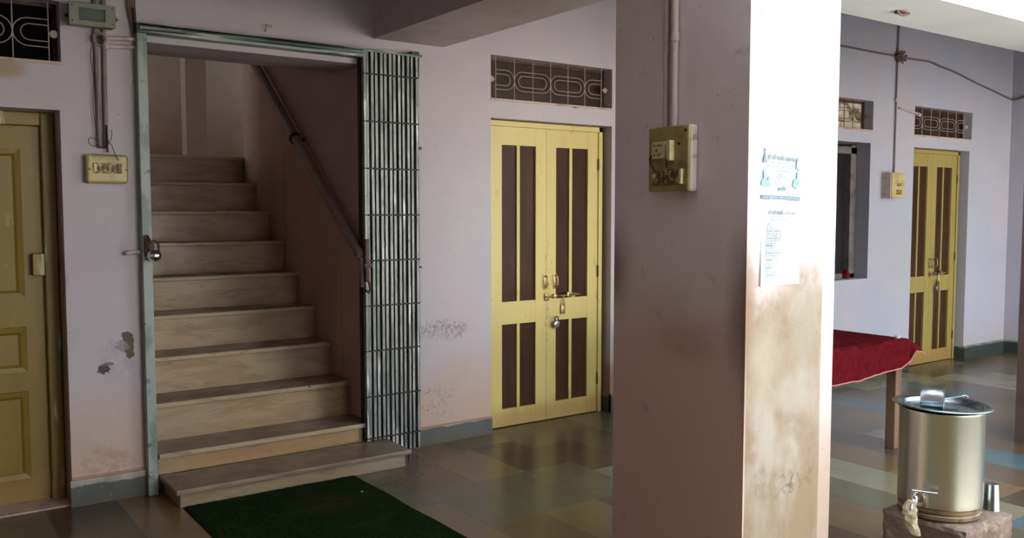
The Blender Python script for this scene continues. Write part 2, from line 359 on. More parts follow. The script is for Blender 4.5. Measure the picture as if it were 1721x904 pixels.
def sweep(pts, n=8):      # Catmull-Rom
    P = [Vector(p) for p in pts]; P = [P[0] * 2 - P[1]] + P + [P[-1] * 2 - P[-2]]; out = []
    for i in range(1, len(P) - 2):
        for k in range(n):
            t = k / n; a, b, c, d = P[i - 1:i + 3]
            out.append(.5 * ((2 * b) + (c - a) * t + (2 * a - 5 * b + 4 * c - d) * t * t + (3 * b - a - 3 * c + d) * t ** 3))
    return out + [P[-2]]

# ------------------------------------------------------------------ the setting
WY, WR = 4.64, 4.36       # wall planes left of / right of the pillar
CZ = 3.30
struct('floor', B().box(-3, 10, 1.2, 8.6, -.2, 0).box(-3, 14, -.6, 1.2, -.2, 0), M_FLOOR, 'floor of mixed brown and green stone slabs', 'floor')
struct('floor_courtyard', B().box(-3, 14, -12, -.6, -.2, 0), M_CONC, 'pale courtyard paving', 'floor')
struct('ceiling', B().box(-3, 10, 1.94, 4.87, CZ, CZ + .25), M_CEIL, 'lavender veranda ceiling slab', 'ceiling')
wall('wall_back', [-2.2, 5.3], [0, CZ], [(-.35, .715, -1, 1.89), (-.30, .727, 2.10, 2.392), (1.10, 2.30, -1, 2.247), (3.15, 4.16, -1, 2.003), (3.15, 4.16, 2.112, 2.392)], WY, WY + .23, M_WALL,
     label='lavender wall with stairway opening and yellow doors', cat='wall')
wall('wall_far', [5.3, 9.2], [0, CZ], [(5.7, 6.81, .85, 1.988), (5.7, 6.836, 2.085, 2.338), (7.47, 8.42, -1, 1.982), (7.47, 8.45, 2.08, 2.342)], WR, WR + .5, M_WALL2,
     label='bluish lavender wall beyond the pillar', cat='wall')
struct('wall_right', B().box(9.2, 9.45, -2, 4.86, 0, CZ), M_WALL2, 'lavender end wall at the far right corner', 'wall')
# main beam from wall to pillar, and the edge beam along the veranda
struct('trim_1', B().box(2.34, 2.806, 2.2, WY + .01, 2.40, CZ + .01), M_BEAM, 'ceiling beam running from the wall to the pillar', 'beam')
struct('trim_2', B().box(-3, 10, 2.20, 2.62, 2.372, CZ + .02), M_BEAM2, 'pale edge beam along the open side of the veranda', 'beam')
# pillars
def pillar(n, x0, x1, label, mat=M_PILLAR, side=True):
    b = B(); nz = 40
    def ring(z):
        w = .004
        def j(x, y): 
            q = noise.noise(Vector((x * 3, y * 3, z * 3.1))) * w
            return (x + q, y + q, z)
        P = [(x0, 1.94)] + [(x1, 1.94)] + ([(x1 + .005, 1.985), (x1 + .135, 1.985)] if side else []) + [(x1 + (.135 if side else 0), 2.59), (x0, 2.59)]
        return [b.bm.verts.new(j(*p)) for p in P]
    prev = ring(0)
    for i in range(1, nz + 1):
        cur = ring(i * CZ / nz)
        for k in range(len(cur)): b.bm.faces.new((prev[k], prev[(k + 1) % len(cur)], cur[(k + 1) % len(cur)], cur[k]))
        prev = cur
    b.bm.faces.new(prev)
    return struct(n, b, mat, label, 'pillar')
pillar('trim_3', 2.34, 2.755, 'thick square pillar, brown stained, with notices pasted on its bright side')
m = Mat('pillar_shaded_tone', '5a4744', .6); m.mottle('49382f', 3, .4, .7, .6); M_PIL2 = m.done()  # shade on the second pillar's visible side put into a darker colour
pillar('trim_4', 5.65, 6.2, 'second pillar at the far right edge of the view', M_PIL2, side=False)
# the world around: open courtyard; unseen roof and walls added to darken the left
struct('shade_roof', B().box(-3, 2.0, -5, 1.94, 2.95, 3.1), M_SHADEWALL, 'unseen roof slab added to shade the left', 'roof')
struct('wall_left', B().box(-2.4, -2.2, -5, 4.87, 0, CZ), M_SHADEWALL, 'unseen side wall added to shade the left', 'wall')
struct('wall_front', B().box(-2.2, 1.9, -2.6, -2.4, 0, 2.95), M_SHADEWALL, 'unseen front wall added to shade the left', 'wall')
struct('wall_courtyard', B().box(-3, 14, -9.2, -9, 0, 4).box(14, 14.2, -9, 2, 0, 3), M_CWALL, 'courtyard wall', 'wall')
struct('wall_upper', B().box(-3, 10, 2.25, 2.45, CZ + .25, 4.3), M_CWALL, 'upper storey wall', 'wall')
# stairwell shell; openings added at both landing ends to let sky light in
struct('wall_landing_front', B().box(-.2, 1.0, 6.9, 7.0, 0, 4.2), M_STW, 'wall in front of the landing', 'wall')
b = B().box(1.0, 1.10, WY + .23, 7.0, 0, 4.2)
struct('wall_stair_left', b, M_STW, 'stairwell left wall', 'wall')
b = B(); b.prism([(2.30, 0), (2.48, 0), (2.48, 4.2), (2.30, 4.2)], WY + .23, 6.72)
sr = struct('wall_stair_right', b, M_STW, 'stairwell right wall with brown dado and mauve paint above the handrail', 'wall')
b = B().box(-.2, 4.2, 7.8, 8.0, 1.6, 4.2)
struct('wall_stair_back', b, M_STW, 'wall behind the stair landing', 'wall')
struct('trim_5', B().box(2.13, 2.30, 7.66, 7.8, 1.8, 4.2), Mat('pilaster_paint', '85705f', .6).mottle('75604f', 3).done(), 'upright pilaster on the landing wall', 'pilaster')
struct('ceiling_stair', B().box(-.2, 4.2, WY + .23, 8.0, 4.2, 4.3).box(.9, 2.5, WY + .23, 5.10, 2.262, 2.5).box(.9, 2.5, 5.02, 5.10, 2.5, 4.2), M_CEIL, 'soffit over the stairs', 'ceiling')
struct('wall_landing_end', B().box(2.48, 4.2, 6.6, 6.72, 1.6, 4.2), M_STW, 'landing end wall', 'wall')
# mauve field above the handrail, brown dado below: two thin coats on the stair wall
def hz(y): return 2.437 + (y - 6.249) * (2.437 - 1.14) / (6.249 - 4.578)
b = B(); P = [(4.64, .0), (6.70, .0), (6.70, min(hz(6.70), 4)), (4.64, hz(4.64))]
for x in (2.292, 2.2995):
    pass
def yz_slab(P, x0, x1):
    b = B(); a = [b.bm.verts.new((x0, y, z)) for y, z in P]; c = [b.bm.verts.new((x1, y, z)) for y, z in P]; n = len(P)
    b.bm.faces.new(a); b.bm.faces.new(c[::-1])
    for i in range(n): b.bm.faces.new((a[i], c[i], c[(i + 1) % n], a[(i + 1) % n]))
    return b
b = B()
ys = [4.641, 5.0, 5.45, 5.9, 6.35, 6.715]
for a, c in zip(ys, ys[1:]):
    q = yz_slab([(a, 0), (c - .004, 0), (c - .004, hz(c)), (a, hz(a))], 2.288, 2.2999)
    me = bpy.data.meshes.new('t'); q.bm.to_mesh(me); q.bm.free(); b.bm.from_mesh(me); bpy.data.meshes.remove(me)
struct('trim_6', b, M_DADO, 'brown slab dado climbing beside the stairs', 'dado')
struct('trim_7', yz_slab([(4.641, hz(4.641)), (6.715, hz(6.715)), (6.715, 4.19), (4.641, 4.19)], 2.293, 2.2999), M_MAUVE, 'mauve painted field above the handrail', 'wall paint')
# closed dark rooms behind the doors
M_ROOM = Mat('room_wall', '6a5a50', .8).done()
struct('wall_room_left', B().box(-2.2, 1.0, 6.2, 6.3, 0, 3.2), M_ROOM, 'back wall of the room behind the ochre door', 'wall')
struct('wall_room_middle', B().box(2.48, 10, 6.5, 6.6, 0, 3.2), M_ROOM, 'back wall of the rooms behind the double doors', 'wall')
struct('ceiling_rooms', B().box(-2.2, 1.0, WY + .23, 6.3, 2.95, 3.2), M_ROOM, 'ceiling of the left room', 'ceiling')
struct('ceiling_rooms_right', B().box(2.48, 10, WY + .2, 6.6, 2.95, 3.2), M_ROOM, 'ceiling of the middle and far rooms', 'ceiling')
struct('wall_room_side', B().box(9.9, 10, WY + .22, 6.6, 0, 2.95), M_ROOM, 'side wall of the far room', 'wall')
struct('wall_room_side_left', B().box(-2.2, -2.1, WY + .23, 6.3, 0, 2.95), M_ROOM, 'side wall of the left room', 'wall')
# skirting
def skirt(name, b, mat, label): return struct(name, b, mat, label, 'skirting')
skirt('baseboard_left', B().box(.706, 1.058, WY - .018, WY, 0, .128), M_SKIRT, 'green skirting between the ochre door and the gate')
skirt('baseboard_middle', B().box(2.60, 3.15, WY - .012, WY, 0, .10), M_SKIRT, 'green skirting between gate and double door')
skirt('baseboard_jamb', B().box(4.148, 4.16, WY - .012, WY + .07, 0, .13).box(4.148, 5.3, WY - .012, WY, 0, .13), M_SKIRT2, 'dark skirting at the right jamb of the nearer double door')
skirt('baseboard_far', B().box(8.41, 9.2, WR - .012, WR, 0, .13).box(8.408, 8.42, WR - .012, WR + .09, 0, .12).box(5.3, 7.47, WR - .012, WR, 0, .13), M_SKIRT2, 'dark green skirting of the far wall')
skirt('baseboard_right', B().box(9.188, 9.2, 1, WR - .012, 0, .13), M_SKIRT2, 'dark green skirting of the end wall')

# ------------------------------------------------------------------ grilles over the doors
def stadium(cx, cz, hw, hh, y, n=8, part='full'):
    P = []
    if part in ('full', 'right'):
        for k in range(n + 1):
            a = -PI / 2 + PI * k / n; P.append((cx + hw - hh + hh * math.cos(a), y, cz + hh * math.sin(a)))
    if part in ('full', 'left'):
        for k in range(n + 1):
            a = PI / 2 + PI * k / n; P.append((cx - hw + hh + hh * math.cos(a), y, cz + hh * math.sin(a)))
    return P
def grille_window(name, x0, x1, z0, z1, y, back, bars, label, cat='ventilator window', metal=M_GRILL, lens=True, xr=None):
    t = thing(name, ((x0 + x1) / 2, y, z0), label, cat, kind='structure')
    put('pane', B().box(x0, x1, y + .10, y + .106, z0, z1), back, t)
    put('window_frame', B().box(x0, x1, y + .085, y + .11, z0, z0 + .018).box(x0, x1, y + .085, y + .11, z1 - .018, z1).box(x0, x0 + .018, y + .085, y + .11, z0, z1).box(x1 - .018, x1, y + .085, y + .11, z0, z1), M_RUST, t)
    put('sill', B().box(x0 - .004, x1 + .004, y - .006, y + .03, z0, z0 + .014, .002), M_SILL, t)
    g = B(); cz = (z0 + z1) / 2 - .002; k = (z1 - z0) / .28; yy = y + .035; hh = .061 * k; p = bars[1] - bars[0]
    for bx in bars: g.tube([(bx, yy, z0), (bx, yy, z1)], .0029, 6)
    def loop(cx, h, part, pitch):
        g.tube(stadium(cx, cz, pitch, h, yy, part=part), .0026, 6, closed=(part == 'full'))
    g.tube([(bars[0], yy, cz - hh)] + stadium(bars[0], cz, p, hh, yy, part='right') + [(bars[0], yy, cz + hh)], .0026, 6)
    g.tube([(bars[0], yy, cz - hh * .58)] + stadium(bars[0], cz, p - .033, hh * .58, yy, part='right') + [(bars[0], yy, cz + hh * .58)], .0026, 6)
    for i in range(2, len(bars) - 1, 2):
        loop(bars[i], hh, 'full', p); loop(bars[i], hh * .58, 'full', p - .033)
    if len(bars) % 2 == 1:
        g.tube([(bars[-1], yy, cz + hh)] + stadium(bars[-1], cz, p, hh, yy, part='left') + [(bars[-1], yy, cz - hh)], .0026, 6)
        g.tube([(bars[-1], yy, cz + hh * .58)] + stadium(bars[-1], cz, p - .033, hh * .58, yy, part='left') + [(bars[-1], yy, cz - hh * .58)], .0026, 6)
    put('grille', g, metal, t)
    for cx, a in (((x0 + bars[0]) / 2, x0), ((x1 + bars[-1]) / 2, x1)):
        q = B().lathe([(0, -.004), (.017, -.003), (.019, 0), (.017, .003), (0, .004)], (cx, yy, cz), 16, Matrix.Rotation(PI / 2, 3, 'X'))
        q.tube([(a, yy, cz), (cx, yy, cz)], .003, 6).tube([(cx, yy, cz), (bars[0] if a == x0 else bars[-1], yy, cz)], .003, 6)
        put('rosette', q, metal, t)
    return t
BR = [3.209 + .147 * k for k in range(7)]
grille_window('window_1', 3.15, 4.16, 2.112, 2.392, WY, M_GLASSD, BR, 'barred ventilator above the nearer yellow double door')
grille_window('window_2', -.30, .727, 2.10, 2.392, WY, M_DARK, [.683 - .148 * (6 - k) for k in range(7)], 'dark barred ventilator above the ochre panelled door, left edge')
grille_window('window_3', 7.47, 8.45, 2.08, 2.342, WR, M_GLASSD, [7.505 + .1445 * k for k in range(7)], 'barred ventilator above the far yellow double door')
grille_window('window_4', 5.7, 6.836, 2.085, 2.338, WR, M_REFLECT_CREAM, [5.76 + .12 * k for k in range(9)], 'barred ventilator with painted pale reflections on its panes right of the pillar', metal=M_RUST)
put('conduit_offcut', B().obox((3.83, WY + .01, 2.116), (.022, .01, .009), Matrix.Identity(3)), M_IRON, None, label='small dark clip on the sill of the ventilator over the nearer double door', cat='clip')
# big window beside the pillar on the far wall
t = thing('window_5', (6.25, WR, .85), 'tall dark window with deep reveal right of the pillar', 'window', kind='structure')
put('pane', B().box(5.7, 6.81, WR + .40, WR + .41, .85, 1.988), M_GLASSD, t)
M_WFR = Mat('window_frame_grey', '6b6462', .6).mottle('4a4442', 12, .45, .65, .8).done()
put('window_frame', B().box(6.72, 6.80, WR + .12, WR + .18, .85, 1.97, .004).box(5.7, 6.80, WR + .12, WR + .18, 1.90, 1.96, .004).box(5.7, 6.80, WR + .12, WR + .18, .85, .89, .004), M_WFR, t)
g = B()
for k in range(7): g.tube([(5.8 + k * .13, WR + .2, .88), (5.8 + k * .13, WR + .2, 1.93)], .006, 6)
put('bar', g, M_RUST, t, kind='stuff')
for nm, x, y, hgt, mm, lab in (('glass_jar', 6.36, WR + .07, .085, M_REFLECT_CREAM, 'small pale jar on the sill of the tall window, beside the pillar'), ('red_pot', 6.66, WR + .10, .075, M_RED, 'small red pot on the sill of the tall window, near its right reveal')):
    r0 = .028
    put(nm, B().lathe([(0, 0), (r0 * .8, 0), (r0, .012), (r0, hgt * .6), (r0 * .6, hgt * .78), (r0 * .7, hgt), (r0 * .55, hgt), (r0 * .5, hgt * .8), (0, hgt * .78)], (x, y, .85), 20), mm, None, label=lab, cat='jar' if nm == 'glass_jar' else 'pot')

# ------------------------------------------------------------------ double doors
def frame_leaf(b, x0, x1, y0, y1, zs, gl, mull, wid):
    """zs = (bottom, glass2 lo, glass2 hi, glass1 lo, glass1 hi, top)"""
    b.box(x0, gl[0], y0, y1, zs[0], zs[5]).box(gl[1], x1, y0, y1, zs[0], zs[5])
    for a, c in ((zs[0], zs[1]), (zs[2], zs[3]), (zs[4], zs[5])): b.box(gl[0] - .002, gl[1] + .002, y0 + .001, y1, a, c)
    for a, c in ((zs[1], zs[2]), (zs[3], zs[4])): b.box(mull - wid / 2, mull + wid / 2, y0 + .006, y1 - .004, a - .002, c + .002)
def double_door(n, x0, x1, y, top, paint, lab, s=1.):
    W = (x1 - x0); k = W / 1.01; fx = lambda v: x0 + (v - 3.15) * k; kz = top / 2.003; fz = lambda v: v * kz
    t = thing(n, ((x0 + x1) / 2, y, 0), lab, 'double door', kind='structure')
    xr = fx(4.137)
    put('door_frame', B().box(x0, fx(3.168), y, y + .08, 0, fz(1.998)).box(fx(4.103), xr, y - .004, y + .08, 0, fz(1.998), .003).box(x0, xr, y - .004, y + .08, fz(1.963), fz(1.998), .003), paint, t)
    zs = [fz(v) for v in (.006, .122, .679, .827, 1.845, 1.962)]
    for side, (a, c, g0, g1, m_, w_) in enumerate(((3.168, 3.650, 3.287, 3.562, 3.423, .023), (3.652, 4.102, 3.733, 4.012, 3.865, .024))):
        b = B(); frame_leaf(b, fx(a), fx(c), y + .008, y + .043, zs, (fx(g0), fx(g1)), fx(m_), w_ * k)
        lf = put('door_leaf', b, paint, t)
        put('glass', B().box(fx(g0), fx(g1), y + .026, y + .03, zs[1], zs[2]).box(fx(g0), fx(g1), y + .026, y + .03, zs[3], zs[4]), M_GLASS, lf)
        hx = fx(3.637) if side == 0 else fx(3.722)
        hb = B().box(hx - .013, hx + .013, y + .003, y + .008, fz(.895), fz(1.0), .002)
        hb.tube([(hx, y + .006, fz(.91)), (hx, y - .022, fz(.915)), (hx, y - .028, fz(.93)), (hx, y - .028, fz(.966)), (hx, y - .022, fz(.981)), (hx, y + .006, fz(.986))], .0055, 8)
        put('handle', hb, M_BRASS, lf, label='tarnished brass pull handle')
    # drop bolt across the two leaves
    zb = fz(.845); hb = B().box(fx(3.634), fx(3.668), y - .004, y + .008, zb - .028, zb + .022, .002).tube([(fx(3.63), y - .012, zb - .002), (fx(3.92), y - .012, zb + .004)], .0055, 8)
    hb.box(fx(3.70), fx(3.725), y - .018, y + .008, zb - .012, zb + .014, .002).box(fx(3.815), fx(3.835), y - .018, y + .008, zb - .012, zb + .022, .002).box(fx(3.86), fx(3.90), y + .004, y + .008, zb - .018, zb + .012)
    put('bolt', hb, M_BRASS, t, label='tarnished sliding bolt across both leaves')
    zc = fz(.775); put('hasp', B().tube([(fx(3.785), y - .012, zb), (fx(3.787), y - .012, zc)], .005, 6).box(fx(3.772), fx(3.806), y - .006, y + .008, zc - .055, zc + .012, .003).box(fx(3.785), fx(3.792), y - .008, y - .004, zc - .045, zc, .001), M_BRASS, t)
    hb = B()
    for z in (.24, 1.0, 1.74): hb.tube([(fx(4.102), y + .0, fz(z) - .04), (fx(4.102), y + .0, fz(z) + .04)], .006, 8)
    put('hinge', hb, M_RUST, t)
    return t
m = Mat('old_brass', 'a8926a', .35, .7); m.mottle('5b4a34', 30, .48, .66, .8); M_BRASS = m.done()
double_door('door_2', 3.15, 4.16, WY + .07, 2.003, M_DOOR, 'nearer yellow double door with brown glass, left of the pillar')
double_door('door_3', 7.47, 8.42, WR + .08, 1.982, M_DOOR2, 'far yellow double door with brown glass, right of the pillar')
m = Mat('lock_steel', '8e8a8c', .3, .8); m.mottle('5f5658', 40, .5, .7, .6); M_LOCK = m.done()
def padlock(x, y, z, r, label, mat, rot=0.):
    t = thing('padlock', (x, y, z), label, 'padlock')
    R3 = Matrix.Rotation(PI / 2, 3, 'X')
    put('lock_body', B().lathe([(0, -.009), (r * .75, -.009), (r * .95, -.006), (r, 0), (r * .95, .006), (r * .75, .009), (0, .009)], (x, y, z), 24, R3).lathe([(0, .0085), (r * .45, .0085), (r * .4, .011), (0, .0115)], (x, y, z), 20, R3), mat, t)
    sh = [(x - r * .55, y, z + r * .7)] + [(x + r * .55 * math.cos(PI - PI * k / 8), y, z + r * 1.5 + r * .55 * math.sin(PI * k / 8)) for k in range(9)] + [(x + r * .55, y, z + r * .7)]
    put('shackle', B().tube(sh, .004, 8), M_IRON, t)
padlock(3.715, WY + .045, .665 - .01, .026, 'round padlock hanging on the nearer yellow double door', M_LOCK)
padlock(8.03, WR + .055, .70, .030, 'small padlock hanging on the far yellow double door', M_LOCK)

# ------------------------------------------------------------------ ochre panelled door at the left edge
yd = WY + .165
t = thing('door_1', (.18, yd, 0), 'ochre panelled door with raised panels, left edge', 'panelled door', kind='structure')
put('door_frame', B().box(.652, .712, yd - .012, yd + .06, 0, 1.89, .006).box(-.35, -.29, yd - .012, yd + .06, 0, 1.89, .006).box(-.29, .652, yd - .010, yd + .06, 1.825, 1.89, .006), M_FRAME0, t)
lf = put('door_leaf', B().box(-.29, .652, yd + .022, yd + .055, .006, 1.825, .002), M_DOOR0, t)
def raised(x0, x1, z0, z1):
    b = B(); y0 = yd + .022; e = .024
    P = [(x0, z0), (x1, z0), (x1, z1), (x0, z1)]; Q = [(x0 + e, z0 + e), (x1 - e, z0 + e), (x1 - e, z1 - e), (x0 + e, z1 - e)]; S = [(x0 + e * 1.5, z0 + e * 1.5), (x1 - e * 1.5, z0 + e * 1.5), (x1 - e * 1.5, z1 - e * 1.5), (x0 + e * 1.5, z1 - e * 1.5)]
    A = [b.bm.verts.new((x, y0, z)) for x, z in P]; A2 = [b.bm.verts.new((x, y0 - .014, z)) for x, z in P]
    D = [b.bm.verts.new((x, y0 - .010, z)) for x, z in Q]; E = [b.bm.verts.new((x, y0 - .002, z)) for x, z in S]
    for U, V in ((A, A2), (A2, D), (D, E)):
        for i in range(4): b.bm.faces.new((U[i], U[(i + 1) % 4], V[(i + 1) % 4], V[i]))
    b.bm.faces.new(E); return b
for z0, z1 in ((1.005, 1.715), (.645, .862), (.125, .55)):
    for x0, x1 in ((-.22, .12), (.20, .565)): put('door_panel', raised(x0, x1, z0, z1), M_DOOR0, lf)
put('door_catch', B().box(.598, .650, yd - .02, yd + .022, 1.11, 1.215, .004), M_FRAME0, t)
put('threshold', B().box(-.35, .712, WY + .02, WY + .23, 0, .006), M_SILL, t)

# ------------------------------------------------------------------ staircase
st = thing('staircase', (1.7, 4.31, 0), 'marble staircase rising behind the folding gate', 'stairs')
# low outer step
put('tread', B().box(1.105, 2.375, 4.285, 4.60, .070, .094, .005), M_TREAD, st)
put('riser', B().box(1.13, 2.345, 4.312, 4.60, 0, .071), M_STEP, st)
N0Y, N0Z, RUN, RISE = 4.600, .198, .2625, .2035
for k in range(9):
    y = N0Y + RUN * k; z = N0Z + RISE * k; x0 = 1.108 if k == 0 else 1.102
    zb = .094 if k == 0 else z - RISE
    x1 = 2.285
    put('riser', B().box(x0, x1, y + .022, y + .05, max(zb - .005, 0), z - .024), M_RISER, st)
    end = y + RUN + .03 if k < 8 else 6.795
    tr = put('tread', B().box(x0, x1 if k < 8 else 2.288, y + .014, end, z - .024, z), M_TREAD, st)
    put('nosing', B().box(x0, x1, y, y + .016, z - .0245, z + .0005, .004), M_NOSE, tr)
b = B().box(1.102, 2.285, 4.66, 4.9, 0, .17)
for k in range(1, 8): b.box(1.102, 2.285, N0Y + RUN * k + .05, N0Y + RUN * (k + 1) + .06, 0, N0Z + RISE * k - .024)
put('stair_body', b, M_STW, st)
struct('floor_landing', B().box(0, 1.102, 7.0, 7.8, 1.6, 1.8255).box(1.102, 2.29, 6.80, 7.8, 1.6, 1.8255).box(2.29, 4.0, 6.73, 7.8, 1.6, 1.8255), M_TREAD, 'upper stair landing', 'floor')

# handrail
t = thing('handrail', (2.24, 4.6, 1.1), 'brown pipe handrail sloping along the stair wall', 'handrail')
HX = 2.228
put('rail', B().tube([(HX, 4.60, hz(4.60) + .008), (HX, 6.60, hz(6.60) + .008)], .031, 16), M_HAND, t)
for y in (4.72, 5.54, 6.35): put('bracket', B().tube([(HX, y, hz(y)), (HX, y, hz(y) - .04), (2.295, y, hz(y) - .05)], .006, 8).lathe([(0, 0), (.02, 0), (.02, .006), (0, .006)], (2.2995, y, hz(y) - .05), 14, Matrix.Rotation(-PI / 2, 3, 'Y')), M_RUST, t)
put('clamp', B().tube([(HX, 5.530, hz(5.53) + .0), (HX, 5.556, hz(5.556) + .0)], .038, 16).tube([(HX - .04, 5.54, hz(5.54) - .005), (2.295, 5.54, hz(5.54) - .005)], .009, 8), M_IRON, t)
put('end_plate', B().lathe([(0, 0), (.024, 0), (.02, .004), (0, .005)], (HX - .02, 4.605, hz(4.6) + .008), 16, Matrix.Rotation(-PI / 2, 3, 'Y')), M_CHROME, t, label='shiny end bolt')
put('end_post', B().tube([(HX + .005, 4.60, hz(4.6)), (HX + .012, 4.60, hz(4.6) - .17)], .016, 10), M_HAND, t)

# ------------------------------------------------------------------ folding gate
gt = thing('folding_gate', (1.85, 4.6, 0), 'grey green collapsible steel gate folded to the right of the stairway', 'gate')
put('side_channel', B().box(1.052, 1.098, WY - .055, WY - .001, 0, 2.30, .003), M_GREEN, gt)
put('top_rail', B().box(1.052, 2.245, WY - .070, WY - .001, 2.277, 2.325, .004).box(1.052, 2.62, WY - .070, WY - .001, 2.312, 2.326, .002).tube([(1.06, WY - .072, 2.30), (2.24, WY - .072, 2.306)], .012, 10), M_RAIL, gt)
put('top_angle', B().box(2.56, 2.612, WY - .05, WY - .001, 2.29, 2.345, .002).box(2.604, 2.616, WY - .04, WY - .001, 2.20, 2.30), M_RUST, gt)
NP = 13
for k in range(NP):
    x = 2.243 + k * .0287; x += .012 * (1 if k == 0 else 0)
    zb = .097 if x < 2.378 else .012
    w = .0105 if k < 8 else .0095; yy = WY - .05 + (.006 if k % 2 else 0)
    # each upright is a small U channel, slightly twisted
    b = B().box(x - w, x + w, yy - .012, yy - .008, zb, 2.312).box(x - w, x - w + .003, yy - .012, yy + .012, zb, 2.312).box(x + w - .003, x + w, yy - .012, yy + .012, zb, 2.312)
    put('gate_upright', b, M_GATE, gt)
rows = [2.19, 1.925, 1.66, 1.397, 1.137, .878, .618, .353, .11]
b = B()
for z in rows:
    b.box(2.245, 2.60, WY - .064, WY - .061, z - .0028, z + .0028)
    for k in range(NP):
        x = 2.243 + k * .0287
        b.tube([(x, WY - .068, z), (x, WY - .055, z)], .0050, 8)
put('pivot_rivet', b, M_IRON, gt, kind='stuff')
b = B()
for i in range(len(rows) - 1):
    for k in range(0, NP - 1, 1):
        x = 2.243 + k * .0287
        b.tube([(x, WY - .037, rows[i]), (x + .0287, WY - .037, rows[i + 1])], .004, 6).tube([(x + .0287, WY - .033, rows[i]), (x, WY - .033, rows[i + 1])], .004, 6)
put('lattice', b, M_IRON, gt, kind='stuff')
put('back_strip', B().box(2.236, 2.252, WY - .03, WY - .002, .097, 2.30), M_IRON, gt)
put('lock_plate', B().box(2.236, 2.262, WY - .085, WY - .060, 1.02, 1.26, .003).box(2.226, 2.28, WY - .092, WY - .075, 1.10, 1.125, .003).tube([(2.25, WY - .09, 1.02), (2.262, WY - .09, .98), (2.25, WY - .09, .955), (2.236, WY - .09, .97)], .007, 8), M_RUST, gt, label='dark lock bracket on the leading upright')
put('bottom_rail', B().box(2.39, 2.61, WY - .06, WY - .02, 0, .012), M_RUST, gt)
# lock on the left channel, and the hook beside it
yl = WY - .085
t = thing('padlock', (1.085, yl, 1.22), 'steel ball padlock on the left channel of the gate', 'padlock')
put('lock_body', B().lathe([(.034 * math.sin(a), .034 * -math.cos(a) * .9) for a in [PI * k / 10 for k in range(11)]], (1.098, yl, 1.202), 22), M_CHROME, t)
put('shackle', B().tube([(1.078, yl, 1.22)] + [(1.098 + .022 * math.cos(PI - PI * k / 8), yl, 1.25 + .022 * math.sin(PI * k / 8)) for k in range(9)] + [(1.12, yl, 1.22)], .006, 8), M_RUST, t)
put('lock_hasp', B().box(1.066, 1.10, WY - .088, WY - .055, 1.235, 1.275, .004).box(1.06, 1.082, WY - .075, WY - .055, 1.20, 1.30, .003).tube([(1.07, WY - .07, 1.30), (1.075, WY - .09, 1.285), (1.09, WY - .09, 1.26)], .006, 8), M_RUST, gt)
put('wall_hook', B().tube(sweep([(1.05, WY - .02, 1.218), (1.0, WY - .03, 1.218), (.985, WY - .03, 1.216), (.982, WY - .01, 1.214), (.984, WY, 1.213)]), .009, 10), M_PIPE, None, label='pinkish painted hook in the wall beside the gate padlock', cat='hook')

# ------------------------------------------------------------------ doormat
b = B(); nx, ny = 70, 110; V = {}
for i in range(nx + 1):
    for j in range(ny + 1):
        u, v = i / nx, j / ny
        x = 1.138 + u * .90; y = 2.80 + v * 1.505
        x += .008 * noise.noise(Vector((v * 6, 1, u * 2))) * (1 if i in (0, nx) else .5); y += .006 * noise.noise(Vector((u * 7, 3, 0)))
        z = .010 + .0025 * noise.noise(Vector((x * 70, y * 70, 0)))
        if i in (0, nx) or j in (0, ny): z = .002
        V[i, j] = b.bm.verts.new((x, y, z))
for i in range(nx):
    for j in range(ny): b.bm.faces.new((V[i, j], V[i + 1, j], V[i + 1, j + 1], V[i, j + 1])).smooth = True
put('doormat', b, M_MAT, None, label='dark green carpet mat on the floor before the bottom step', cat='mat')
put('pebble', B().lathe([(0, 0), (.006, .001), (.007, .005), (0, .008)], (1.93, 4.0, .011), 8), M_SILL, None, label='tiny pale scrap on the right side of the green mat', cat='scrap')

# ------------------------------------------------------------------ electrics left of the gate
t = thing('floodlight', (.85, WY, 2.27), 'grey green rectangular floodlight above the left switch board', 'floodlight')
y1, y0 = WY - .03, WY - .10
FX0, FX1, FZ0, FZ1 = .752, .948, 2.278, 2.378
put('housing', B().box(FX0, FX1, y0 + .012, y1, FZ0, FZ1, .006).box(.80, .90, y1, WY, 2.30, 2.35), M_FLOOD, t)
b = B()
b.box(FX0 - .002, FX0 + .040, y0, y0 + .014, FZ0 - .002, FZ1 + .002, .003).box(FX1 - .044, FX1 + .002, y0, y0 + .014, FZ0 - .002, FZ1 + .002, .003)
b.box(FX0 + .038, FX1 - .042, y0, y0 + .014, FZ0 - .002, FZ0 + .022, .003).box(FX0 + .038, FX1 - .042, y0, y0 + .014, FZ1 - .022, FZ1 + .002, .003)
put('bezel', b, M_FLOOD, t)
put('reflector', B().box(FX0 + .038, FX1 - .042, y0 + .010, y0 + .0125, FZ0 + .02, FZ1 - .02), M_REFL, t)
put('lamp_glass', B().box(FX0 + .038, FX1 - .042, y0 + .003, y0 + .006, FZ0 + .02, FZ1 - .02), M_FGL, t)
for x in (FX0 + .012, FX1 - .012):
    for z in (FZ0 + .015, FZ1 - .015): put('screw', B().tube([(x, y0 - .003, z), (x, y0 + .002, z)], .0035, 8), M_IRON, t)
put('wing_nut', B().tube([(FX1, WY - .06, 2.325), (FX1 + .018, WY - .06, 2.325)], .005, 8).tube([(FX1 + .010, WY - .06, 2.315), (FX1 + .010, WY - .06, 2.338)], .003, 6), M_IRON, t)
put('side_bolt', B().tube([(FX0 - .012, WY - .06, 2.32), (FX0, WY - .06, 2.32)], .008, 8), M_IRON, t)
t = thing('junction_box', (.90, WY, 2.24), 'round junction box just under the floodlight', 'junction box')
put('box_body', B().lathe([(0, 0), (.033, 0), (.033, .028), (.030, .03), (.022, .03), (.02, .01), (0, .01)], (.893, WY, 2.235), 24, Matrix.Rotation(PI / 2, 3, 'X')), M_PIPED, t)
